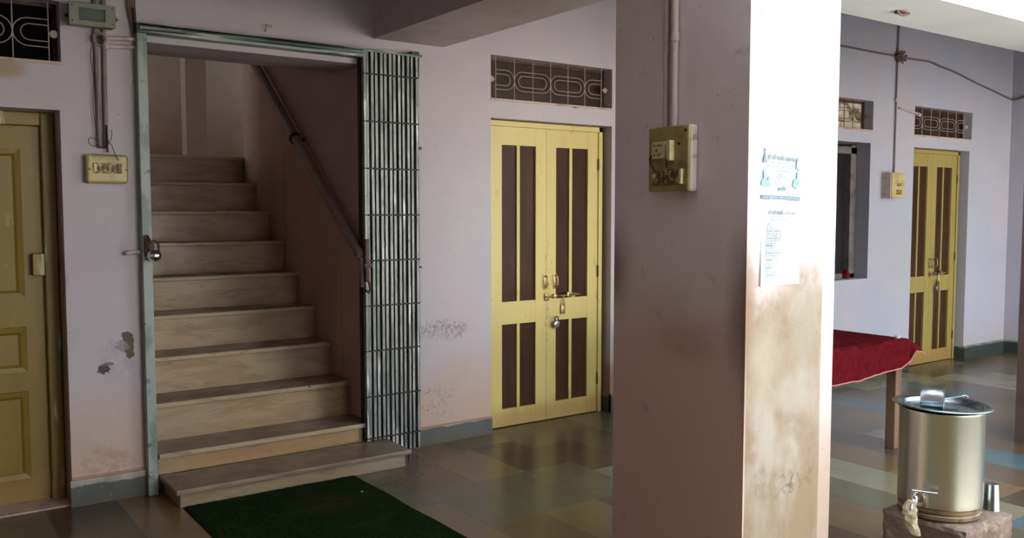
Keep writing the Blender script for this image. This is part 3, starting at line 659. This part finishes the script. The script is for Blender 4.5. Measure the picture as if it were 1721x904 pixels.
put('cable', B().tube(sweep([(.885, WY - .03, 2.245), (.90, WY - .04, 2.225), (.89, WY - .035, 2.215), (.905, WY - .03, 2.21)]), .007, 6), M_RUST, t)
put('conduit', B().tube([(.880, WY - .012, 1.72), (.876, WY - .012, 2.21)], .0095, 10).tube([(.876, WY - .012, 2.26), (.872, WY - .012, CZ)], .0095, 10), M_PIPED, None, label='left one of two thin upright conduits above the left switch board', cat='conduit', group='upright conduits above the left switch board')
put('conduit', B().tube([(.908, WY - .012, 1.72), (.915, WY - .012, 2.42), (.913, WY - .012, CZ)], .0105, 10), M_PIPED, None, label='right one of two thin upright conduits above the left switch board', cat='conduit', group='upright conduits above the left switch board')
put('conduit', B().tube([(.935, WY - .012, 2.244), (1.052, WY - .012, 2.252)], .0105, 10), M_PIPE, None, label='upper of two short level pink conduits left of the gate top', cat='conduit', group='short level conduits beside the gate top')
put('conduit', B().tube([(.93, WY - .012, 2.206), (1.052, WY - .012, 2.212)], .0105, 10).tube([(.925, WY - .012, 2.19), (.928, WY - .012, 2.25)], .012, 10), M_PIPE, None, label='lower of two short level pink conduits left of the gate top', cat='conduit', group='short level conduits beside the gate top')
b = B()
for k in range(4):
    b.tube(sweep([(1.03 + .009 * k, WY - .014 - .004 * (k % 2), CZ), (1.028 + .01 * k, WY - .016, 2.6), (1.024 + .010 * k, WY - .016, 2.42), (1.035 + .007 * k, WY - .016, 2.34), (1.045 + .003 * k, WY - .02, 2.27)]), .0055, 6)
put('cable_bundle', b, M_WIREB, None, label='brown bundle of cables down the wall above the gate corner', cat='cables')
put('wall_bracket', B().box(1.043, 1.056, WY - .03, WY, 2.28, 2.40, .002), M_IRON, None, label='dark iron strap at the top left corner of the gate', cat='bracket')
# switch board with its curling wire
def board(loc, label):
    x0, x1, z0, z1 = .812, 1.000, 1.552, 1.690
    t = thing('switch_board', ((x0 + x1) / 2, WY, z0), label, 'switch board')
    put('back_box', B().box(x0, x1, WY - .038, WY, z0, z1, .010), M_BOARD, t)
    put('cover_plate', B().box(x0 + .004, x1 - .004, WY - .046, WY - .036, z0 + .004, z1 - .004, .010), M_BOARD, t)
    put('switch_bank', B().box(x0 + .028, x1 - .030, WY - .048, WY - .045, z0 + .046, z1 - .042, .001), M_GRIME, t)
    for k in range(5): put('switch', B().box(x0 + .052 + k * .021, x0 + .067 + k * .021, WY - .053, WY - .047, z0 + .054, z1 - .050, .002), M_GRIME, t)
    put('indicator', B().box(x0 + .032, x0 + .046, WY - .052, WY - .047, z0 + .054, z1 - .046, .002), M_SOCK, t)
    for x in (x0 + .014, x1 - .012): put('screw', B().tube([(x, WY - .049, 1.617), (x, WY - .045, 1.617)], .004, 8), M_IRON, t)
    return t
board(None, 'cream switch board with grimy brown switches left of the gate')
put('loose_wire', B().tube(sweep([(.855, WY - .06, 2.29), (.853, WY - .03, 2.20), (.850, WY - .02, 2.15), (.86, WY - .02, 2.05), (.856, WY - .02, 1.99), (.855, WY - .02, 1.90), (.861, WY - .02, 1.84), (.868, WY - .025, 1.78), (.872, WY - .03, 1.745), (.848, WY - .05, 1.725), (.825, WY - .05, 1.742), (.832, WY - .05, 1.765), (.86, WY - .04, 1.755), (.885, WY - .03, 1.72), (.915, WY - .04, 1.74), (.925, WY - .05, 1.735), (.94, WY - .055, 1.69), (.955, WY - .055, 1.66)], 6), .0018, 6), M_WIRE, None, label='thin black wire curling from the floodlight to the left switch board', cat='wire')
put('loose_wire', B().tube(sweep([(.908, WY - .02, 1.80), (.912, WY - .04, 1.765), (.918, WY - .04, 1.745), (.930, WY - .04, 1.78), (.932, WY - .03, 1.81)], 6), .0018, 6).tube([(.91, WY - .03, 1.83), (.911, WY - .03, 1.70)], .005, 6), M_WIRE, None, label='short stub of black wire where the conduits meet the left switch board', cat='wire')
put('nail', B().tube([(.905, WY, 1.995), (.903, WY - .012, 1.995)], .003, 6), M_IRON, None, label='small nail in the wall beside the upright conduits', cat='nail')
# hook plate above the gate
put('bent_nail', B().tube([(1.708, WY, 2.365), (1.708, WY - .02, 2.37), (1.708, WY - .02, 2.40), (1.735, WY - .02, 2.40), (1.738, WY - .02, 2.385)], .0035, 6), M_SILL, None, label='bent nail in the wall above the gate rail', cat='nail')
for z, lb in ((1.775, 'upper'), (1.09, 'lower')): pass
put('wall_pin', B().tube([(2.632, WY, 1.79), (2.632, WY - .02, 1.79)], .006, 8).lathe([(0, 0), (.01, 0), (0, .004)], (2.632, WY - .02, 1.79), 10, Matrix.Rotation(PI / 2, 3, 'X')), M_RUST, None, label='rusty pin in the wall right of the folded gate, at head height', cat='pin', group='pins beside the gate')
put('wall_pin', B().tube([(2.632, WY, 1.085), (2.632, WY - .02, 1.085)], .006, 8), M_RUST, None, label='rusty pin in the wall right of the folded gate, at waist height', cat='pin', group='pins beside the gate')

# ------------------------------------------------------------------ switch board on the pillar (faces -x)
px = 2.34
t = thing('switch_board', (px, 2.29, 1.487), 'old tan switch board with socket and fuses on the pillar', 'switch board')
put('back_box', B().box(px - .040, px, 2.198, 2.398, 1.487, 1.722, .012), M_BSIDE, t, label='chipped box sides, outside light put in as a pale tone')
put('face_plate', B().box(px - .048, px - .036, 2.200, 2.398, 1.489, 1.720, .006), M_BOARD2, t)
fx = px - .048
put('socket', B().box(fx - .018, fx, 2.300, 2.362, 1.605, 1.665, .003).box(fx - .024, fx, 2.266, 2.284, 1.597, 1.668, .003), M_SOCK, t)
b = B()
for yy, zz in ((2.348, 1.652), (2.330, 1.652), (2.348, 1.618), (2.330, 1.618), (2.318, 1.652), (2.318, 1.622), (2.339, 1.636)): b.tube([(fx - .0195, yy, zz), (fx - .016, yy, zz)], .0032, 8)
put('socket_hole', b, M_IRON, t, kind='stuff')
put('switch_bank', B().box(fx - .004, fx + .002, 2.220, 2.370, 1.512, 1.570, .001), M_GRIME, t)
for k in range(5): put('switch', B().box(fx - .009, fx - .003, 2.252 + k * .021, 2.266 + k * .021, 1.520, 1.562, .002), M_GRIME, t)
put('fuse', B().box(fx - .014, fx - .002, 2.222, 2.234, 1.514, 1.567, .002), M_SOCK, t)
put('indicator', B().lathe([(0, 0), (.010, 0), (.008, .008), (0, .010)], (fx - .003, 2.360, 1.545), 14, Matrix.Rotation(-PI / 2, 3, 'Y')), M_SOCK, t)
put('bare_wire', B().tube(sweep([(fx - .004, 2.364, 1.625), (fx - .014, 2.374, 1.61), (fx - .010, 2.374, 1.585), (fx - .004, 2.366, 1.57)]), .0022, 6), M_IRON, t)
put('bare_wire', B().tube(sweep([(fx - .006, 2.30, 1.605), (fx - .012, 2.295, 1.59), (fx - .004, 2.30, 1.572)]), .002, 6), M_IRON, t)
for yy, zz in ((2.215, 1.70), (2.245, 1.655)): put('screw', B().tube([(fx - .003, yy, zz), (fx + .002, yy, zz)], .005, 8), M_IRON, t)
t.location.y -= .040
put('conduit', B().tube([(px - .012, 2.308, 1.715), (px - .012, 2.308, 2.38)], .0105, 12), M_PIPE, None, label='left of two upright conduits above the pillar switch board', cat='conduit', group='conduits above the pillar switch board')
put('conduit', B().tube([(px - .014, 2.264, 1.715), (px - .014, 2.264, 2.38)], .0125, 12).tube([(px - .014, 2.264, 2.02), (px - .014, 2.264, 2.05)], .016, 12), M_PIPE, None, label='right, thicker one of two upright conduits above the pillar switch board', cat='conduit', group='conduits above the pillar switch board')

# ------------------------------------------------------------------ notices pasted on the pillar
FY = 1.94
def text(body, x, z, size, y, mat, parent, rot=0., wid=None):
    cu = bpy.data.curves.new('t', 'FONT'); cu.body = body; cu.size = size; cu.align_x = 'LEFT'; cu.extrude = 0.0002
    o = bpy.data.objects.new('t', cu); C.objects.link(o); bpy.context.view_layer.update()
    me = bpy.data.meshes.new_from_object(o.evaluated_get(bpy.context.evaluated_depsgraph_get())); C.objects.unlink(o); bpy.data.objects.remove(o)
    xs = [v.co.x for v in me.vertices]; s = (wid / (max(xs) - min(xs))) if (wid and xs) else 1.
    o0 = org(parent); c, sn = math.cos(rot), math.sin(rot)
    for v in me.vertices:
        u, h, d = v.co.x * s, v.co.y, v.co.z
        v.co = Vector((x + u * c - h * sn, y - d, z + u * sn + h * c)) - o0
    me.materials.append(mat); q = bpy.data.objects.new('lettering', me); C.objects.link(q); q.parent = parent; return q
def sheet(x0, x1, z0, z1, y, label, lift=0.):
    t = thing('notice_sheet', ((x0 + x1) / 2, y, z0), label, 'notice')
    b = B(); n, m_ = 8, 14; V = {}
    for i in range(n + 1):
        for j in range(m_ + 1):
            u, v = i / n, j / m_
            x = x0 + (x1 - x0) * u + .006 * (1 - v) * (-1 if u < .5 else -1) * 1; z = z0 + (z1 - z0) * v
            yy = y - .0015 - lift * max(0, .5 - v) * abs(u - .5) * 2 - .0006 * math.sin(u * 9 + v * 5)
            V[i, j] = b.bm.verts.new((x, yy, z))
    for i in range(n):
        for j in range(m_): b.bm.faces.new((V[i, j], V[i + 1, j], V[i + 1, j + 1], V[i, j + 1])).smooth = True
    r = bmesh.ops.solidify(b.bm, geom=b.bm.faces[:], thickness=.0006)
    put('paper', b, M_PAPER, t); return t
def scrawl(t, x0, x1, z, y, mat, h=.0032, slope=0.):
    b = B(); x = x0
    while x < x1 - .003:
        w_ = min(random.uniform(.004, .016), x1 - x)
        zz = z + (x - x0) * slope
        b.box(x, x + w_ * .9, y - .0006, y, zz, zz + h * random.uniform(.5, 1)); x += w_ + random.uniform(.0015, .005)
    return b
s1 = sheet(2.398, 2.618, 1.445, 1.640, FY, 'upper notice with blue bar on the bright side of the pillar')
FT = FY - .0042
text('श्री जिन धार्मिक उत्सव मंडळ', 2.432, 1.594, .020, FT, M_INK, s1, -.045, .155)
for i, (a, c, z) in enumerate(((2.445, 2.475, 1.583), (2.495, 2.515, 1.581), (2.548, 2.575, 1.577), (2.436, 2.448, 1.571), (2.456, 2.575, 1.569), (2.446, 2.568, 1.556), (2.488, 2.52, 1.543), (2.470, 2.558, 1.534), (2.468, 2.552, 1.524), (2.478, 2.545, 1.513), (2.474, 2.555, 1.503), (2.462, 2.565, 1.484), (2.455, 2.56, 1.474))):
    put('small_print', scrawl(s1, a, c, z, FT, M_INKL, .004, -.03), M_INKL, s1)
put('print_box', B().box(2.490, 2.530, FT - .0006, FT, 1.489, 1.499), M_INK, s1)
# little drawings: two temple spires, two seated groups in pale blue grey
def fig(P, mat): put('drawing', B().prism(P, FT - .0006, FT), mat, s1)
fig([(2.408, 1.583), (2.430, 1.583), (2.424, 1.594), (2.422, 1.606), (2.4195, 1.618), (2.423, 1.624), (2.419, 1.630), (2.415, 1.624), (2.4185, 1.618), (2.415, 1.606), (2.412, 1.594)], M_INK)
fig([(2.586, 1.566), (2.608, 1.560), (2.606, 1.580), (2.598, 1.590), (2.595, 1.612), (2.591, 1.594), (2.588, 1.584)], M_INKL)
fig([(2.402, 1.507), (2.448, 1.503), (2.452, 1.511), (2.444, 1.520), (2.443, 1.535), (2.438, 1.538), (2.434, 1.522), (2.424, 1.530), (2.426, 1.550), (2.418, 1.560), (2.411, 1.552), (2.414, 1.532), (2.403, 1.520)], M_INKB)
fig([(2.566, 1.505), (2.590, 1.496), (2.604, 1.508), (2.606, 1.524), (2.598, 1.530), (2.600, 1.548), (2.594, 1.556), (2.589, 1.546), (2.590, 1.530), (2.576, 1.530), (2.570, 1.518)], M_INKB)
bb = B(); bb.prism([(2.402, 1.462), (2.608, 1.456), (2.608, 1.468), (2.402, 1.474)], FT - .0006, FT); put('blue_bar', bb, M_INK, s1)
put('bar_print', scrawl(s1, 2.412, 2.60, 1.4645, FT - .0006, M_PAPER, .0055, -.03), M_INKB, s1)
s2 = sheet(2.412, 2.618, 1.166, 1.436, FY, 'lower notice with a printed list on the bright side of the pillar', .010)
text('श्री जिन धार्मिक उत्सव मंडळ', 2.440, 1.408, .017, FT, M_INK, s2, -.01, .146)
put('small_print', scrawl(s2, 2.438, 2.575, 1.399, FT, M_INKL, .003), M_INKL, s2)
put('small_print', scrawl(s2, 2.455, 2.57, 1.388, FT, M_INKL, .003), M_INKL, s2)
for k, l in enumerate((.02, .028, .055, .078, .08, .08, .077, .07, .045, .04, .04, .07, .07, .068, .063, .025, .05, .03, .028, .026, .03, .035, .08)):
    z = 1.375 - k * .0082
    put('list_line', scrawl(s2, 2.438 - k * .0004, 2.438 + l, z, FT - .0075 * max(0, (k - 10) / 13), M_INKL, .0038), M_INKL if k % 3 else M_INK, s2)

# ------------------------------------------------------------------ far wall electrics
t = thing('switch_box', (7.09, WR, 1.525), 'small yellow switch box left of the far double door', 'switch box')
put('back_box', B().box(6.985, 7.185, WR - .085, WR, 1.53, 1.745, .004), M_BSIDE, t)
put('cover_plate', B().box(6.992, 7.185, WR - .093, WR - .083, 1.533, 1.742, .004), M_BOARD, t)
put('switch_bank', B().box(7.06, 7.13, WR - .100, WR - .092, 1.56, 1.60, .002).box(7.07, 7.12, WR - .100, WR - .092, 1.63, 1.655, .002), M_GRIME, t)
wl = [(5.4, 2.735), (6.377, 2.741), (6.7, 2.738), (7.05, 2.738), (7.234, 2.735), (7.45, 2.738), (7.658, 2.741), (7.86, 2.715), (8.063, 2.693), (8.30, 2.655), (8.494, 2.621), (8.8, 2.575), (9.18, 2.515)]
b = B().tube(sweep([(x, WR - .012, z) for x, z in wl], 4), .008, 6).tube(sweep([(9.19, WR - .02, 2.515), (9.185, WR - .25, 2.55), (9.18, WR - .6, 2.57), (9.18, 2.7, 2.57)], 4), .010, 6)
put('wall_cable', b, M_WIREB, None, label='sagging brown cable running along the far wall', cat='cable')
put('wall_cable', B().tube([(7.15, WR - .012, 1.74), (7.152, WR - .012, 2.3), (7.155, WR - .012, 2.72), (7.17, WR - .012, CZ)], .007, 6), M_WIREB, None, label='upright cable dropping to the small yellow switch box', cat='cable')
b = B().lathe([(0, 0), (.04, 0), (.04, .03), (.03, .035), (0, .035)], (7.17, WR, 2.735), 16, Matrix.Rotation(PI / 2, 3, 'X'))
for k in range(7):
    a = k * 2 * PI / 7; b.tube(sweep([(7.17, WR - .03, 2.735), (7.17 + .05 * math.cos(a), WR - .05, 2.735 + .045 * math.sin(a)), (7.19 + .07 * math.cos(a + .5), WR - .03, 2.73 + .05 * math.sin(a + .5)), (7.20, WR - .03, 2.73)], 4), .006, 5)
put('cable_joint', b, M_WIREB, None, label='brown tangle of taped cables on the far wall', cat='junction')
put('wall_lamp_arm', B().tube([(7.20, WR - .01, 2.305), (7.50, WR - .02, 2.270)], .010, 8).tube([(7.47, WR - .02, 2.272), (7.515, WR - .02, 2.262)], .017, 8), M_PIPE, None, label='thin white tube slanting from the cable to the far ventilator', cat='tube')
put('wall_clip', B().lathe([(0, 0), (.018, 0), (.016, .02), (0, .022)], (7.152, WR, 2.37), 12, Matrix.Rotation(PI / 2, 3, 'X')), M_PIPE, None, label='pale clip on the upright cable of the far wall', cat='clip')
put('ceiling_hook', B().tube(sweep([(3.98, 2.43, 2.372), (4.0, 2.43, 2.358), (4.04, 2.43, 2.356), (4.07, 2.42, 2.366)]), .006, 8).lathe([(0, 0), (.03, 0), (.028, -.008), (0, -.01)], (4.02, 2.434, 2.372), 14), M_WIREB, None, label='rusty hook under the pale edge beam', cat='hook')

# ------------------------------------------------------------------ table with red cloth
TX0, TX1, TY0, TY1, TZ = 3.85, 4.96, 2.895, 4.05, .665
t = thing('table', (4.3, 3.4, 0), 'wooden table under the red cloth behind the pillar', 'table')
put('table_top', B().box(TX0, TX1 - .01, TY0 + .01, TY1, TZ - .035, TZ - .005, .004), M_WOOD, t)
put('apron', B().box(TX0 + .05, TX1 - .07, TY0 + .06, TY0 + .085, TZ - .12, TZ - .035).box(TX1 - .095, TX1 - .07, TY0 + .06, TY1 - .06, TZ - .12, TZ - .035).box(TX0 + .05, TX1 - .07, TY1 - .085, TY1 - .06, TZ - .12, TZ - .035).box(TX0 + .05, TX0 + .075, TY0 + .06, TY1 - .06, TZ - .12, TZ - .035), M_WOOD, t)
for x in (TX0 + .05, TX1 - .070):
    for y in (TY0 + .03, TY1 - .115):
        put('leg', B().box(x, x + .062, y, y + .062, 0, TZ - .035, .004), M_WOOD, t)
# cloth: a grid folded over the front and right edges; the front hem rises to the corner
b = B(); nu, nv = 80, 70; V = {}
UX0, UX1 = TX0 - .02, TX1; 
def cloth(u, v):
    # u: metres across to the right edge and beyond, v: metres from back to front edge and beyond
    x = UX0 + u; over = max(0, x - UX1); fr = max(0, v - (TY1 - TY0)); y = TY1 - v
    wob = noise.noise(Vector((x * 3, y * 3, 1))) 
    z = TZ + .003 * wob
    if over > 0 and fr <= 0:
        x = UX1 + over * .45; z = TZ - over * .8
    if fr > 0 and over <= 0:
        y = TY0 - .012 - .035 * (fr / .25) * (1 + .6 * math.sin(x * 9)) * .5; z = TZ - fr
    if fr > 0 and over > 0:
        x = UX1 + over * .95; y = TY0 - .012 - fr * .28; z = TZ - max(over, fr) * .55 - .35 * min(over, fr)
    return Vector((x, y, z - (.004 if fr or over else 0)))
LU = UX1 - UX0
for i in range(nu + 1):
    for j in range(nv + 1):
        u = i / nu * (LU + .13)
        drop = .185 - .03 * max(0, (u - LU + .55) / .55) - .07 * max(0, (u - LU + .10) / .21)
        drop += .006 * noise.noise(Vector((u * 9, 0, 0)))
        v = j / nv * (TY1 - TY0 + drop)
        p = cloth(u, v)
        p += Vector((0, 1, 0)) * .004 * noise.noise(p * 22) + Vector((0, 0, 1)) * .002 * noise.noise(p * 30)
        V[i, j] = b.bm.verts.new(p)
for i in range(nu):
    for j in range(nv): b.bm.faces.new((V[i, j], V[i + 1, j], V[i + 1, j + 1], V[i, j + 1])).smooth = True
hemP = [V[i, nv].co.copy() + Vector((0, -.002, 0)) for i in range(nu + 1)]
bmesh.ops.solidify(b.bm, geom=b.bm.faces[:], thickness=-.004)
cl = put('tablecloth', b, M_RED, None, label='dark red cloth hanging off the table right of the pillar', cat='cloth')
put('hem', B().tube(hemP, .0035, 6), M_HEM, cl)
put('knob', B().lathe([(0, 0), (.016, .002), (.017, .012), (.010, .02), (0, .021)], (4.90, 2.93, TZ), 14), M_SILL, None, label='small pale knob on the right corner of the red cloth', cat='knob')

# ------------------------------------------------------------------ stone block, drum, cups
BX0, BX1, BY0, BY1, BZ = 3.19, 3.545, 1.615, 1.955, .25
b = B(); b.box(BX0, BX1, BY0, BY1, 0, BZ)
bmesh.ops.subdivide_edges(b.bm, edges=b.bm.edges[:], cuts=12, use_grid_fill=True)
for v in b.bm.verts:
    q = noise.noise(v.co * 14) * .006 + noise.noise(v.co * 40) * .003
    e = sum((abs(v.co.x - a) < .001) for a in (BX0, BX1)) + sum((abs(v.co.y - a) < .001) for a in (BY0, BY1)) + (abs(v.co.z - BZ) < .001)
    d = (v.co - Vector(((BX0 + BX1) / 2, (BY0 + BY1) / 2, .12)))
    if e >= 2: v.co -= d.normalized() * (.006 + abs(noise.noise(v.co * 25)) * .014)
    elif abs(v.co.z - BZ) > .001 and v.co.z > .001: v.co += d.normalized() * q
    if v.co.z < 0: v.co.z = 0
blk = put('stone_block', b, M_BLOCK, None, label='rough brown masonry block under the steel drum', cat='block')
DX, DY, DZ, DR = 3.335, 1.800, .250, .152
H = .412
dr = thing('water_drum', (DX, DY, DZ), 'large steel water drum with tap on the masonry block', 'water drum')
put('drum_body', B().lathe([(DR - .004, .045), (DR, .050), (DR, .06), (DR, H - .015), (DR + .002, H - .01), (DR + .002, H), (DR - .002, H), (DR - .003, .05)], (DX, DY, DZ), 96), M_STEEL, dr)
put('base_ring', B().lathe([(0, .004), (DR - .010, .003), (DR - .004, .008), (DR - .003, .022), (DR - .009, .027), (DR - .003, .033), (DR - .002, .046), (0, .047)], (DX, DY, DZ), 72), M_RING, dr, label='stained lower ring')
# lid: shallow dish laid on the drum, tipped a little
rot = Matrix.Rotation(R(1.6), 3, Vector((.3, 1, 0)).normalized())
lp = []
for r_, z_ in ((0, .003), (.03, .004), (.055, .002), (.06, .0), (.09, .002), (.12, -.001), (.134, 0), (.142, .010), (.150, .015), (.176, .017), (.180, .014), (.176, .010), (.156, .010), (.148, .004), (.14, -.006), (0, -.006)): lp.append((r_, z_))
LZ = DZ + H - .002
ld = put('lid', B().lathe(lp, (DX, DY, LZ), 96, rot), M_STEEL2, dr)
# ladle lying in the lid
lad = [(.105, .09, .030), (.12, .06, .024), (.10, .02, .010), (.03, .03, .012)]
put('ladle', B().tube(sweep([(DX + .06, DY + .06, LZ + .012), (DX + .10, DY + .03, LZ + .018), (DX + .135, DY + .0, LZ + .026), (DX + .150, DY - .01, LZ + .030), (DX + .158, DY - .018, LZ + .022)], 5), .0035, 8), M_STEEL2, None, label='thin steel ladle handle lying across the drum lid', cat='ladle')
# mug lying on its side on the lid
def hollow(r0, r1, h, t_=.0015):  # open at top
    return [(0, 0), (r0 * .94, 0), (r0, .004), ((r0 + r1) / 2, h / 2), (r1, h - .004), (r1 + .0015, h), (r1 - t_, h), ((r0 + r1) / 2 - t_, h / 2), (r0 - t_, .006), (0, .005)]
mr = .038; ax = Vector((.42, -.91, 0)).normalized()
rm = Vector((0, 0, 1)).rotation_difference(ax).to_matrix()
mc = Vector((DX - .075, DY + .010, LZ + .006 + mr)); mug = thing('steel_mug', mc, 'steel mug lying on its side on the drum lid', 'mug')
put('cup', B().lathe(hollow(mr, mr, .080), mc - ax * .030, 40, rm), M_STEEL3, mug)
# tap facing left front
td = Vector((-.997, -.05, 0)).normalized(); sd_ = Vector((td.y * -1, td.x, 0)); sd_ = Vector((.475, -.88, 0))
tb = Vector((DX, DY, .335)) + td * DR
tp = put('tap', B().tube([tb - td * .004, tb + td * .05], .010, 12).lathe([(0, -.02), (.012, -.018), (.014, 0), (.012, .018), (.006, .022), (.006, .034), (0, .036)], tb + td * .045, 16).tube(sweep([tb + td * .045, tb + td * .065 + Vector((0, 0, -.006)), tb + td * .072 + Vector((0, 0, -.022)), tb + td * .072 + Vector((0, 0, -.035))]), .010, 10), M_CHROME, dr)
lv = tb + td * .045 + Vector((0, 0, .034))
put('lever', B().tube([lv - sd_ * .008, lv + sd_ * .03, lv + sd_ * .078], [.006, .005, .0055], 10), M_CHROME, tp)
put('tap_flange', B().lathe([(0, 0), (.02, 0), (.018, .006), (0, .007)], tb, 20, Vector((0, 0, 1)).rotation_difference(td).to_matrix()), M_RING, tp)
# strip of wet cloth tied round the spout
b = B(); n, seg = 26, 16; rings = []
for i in range(n + 1):
    s_ = i / n; r_ = .012 + .013 * math.sin(min(1, s_ * 2.2) * PI * .6) - .010 * max(0, s_ - .6) / .4
    cc = tb + td * .066 + Vector((-.004 + .010 * s_ * s_, 0, .004 - .135 * s_)) + sd_ * (-.004 * math.sin(s_ * 5) + .014 * max(0, s_ - .7) / .3)
    rings.append([b.bm.verts.new(cc + (sd_ * math.cos(k * 2 * PI / seg) + td * .55 * math.sin(k * 2 * PI / seg)) * r_ * (1 + .35 * noise.noise(Vector((k * .9, s_ * 9, 2))))) for k in range(seg)])
for A, D in zip(rings, rings[1:]):
    for k in range(seg): b.bm.faces.new((A[k], A[(k + 1) % seg], D[(k + 1) % seg], D[k])).smooth = True
b.bm.faces.new(rings[0][::-1]); b.bm.faces.new(rings[-1])
put('rag', b, M_RAG, None, label='wet pale rag tied round the tap of the drum', cat='rag')
# tumbler upside down on the block
put('steel_tumbler', B().lathe([(0, .102), (.021, .102), (.023, .098), (.0305, .003), (.0315, 0), (.030, 0), (.0215, .096), (0, .099)], (BX1 - .020, 1.692, BZ), 40), M_STEEL2, None, label='upside down steel tumbler on the block beside the drum', cat='tumbler')
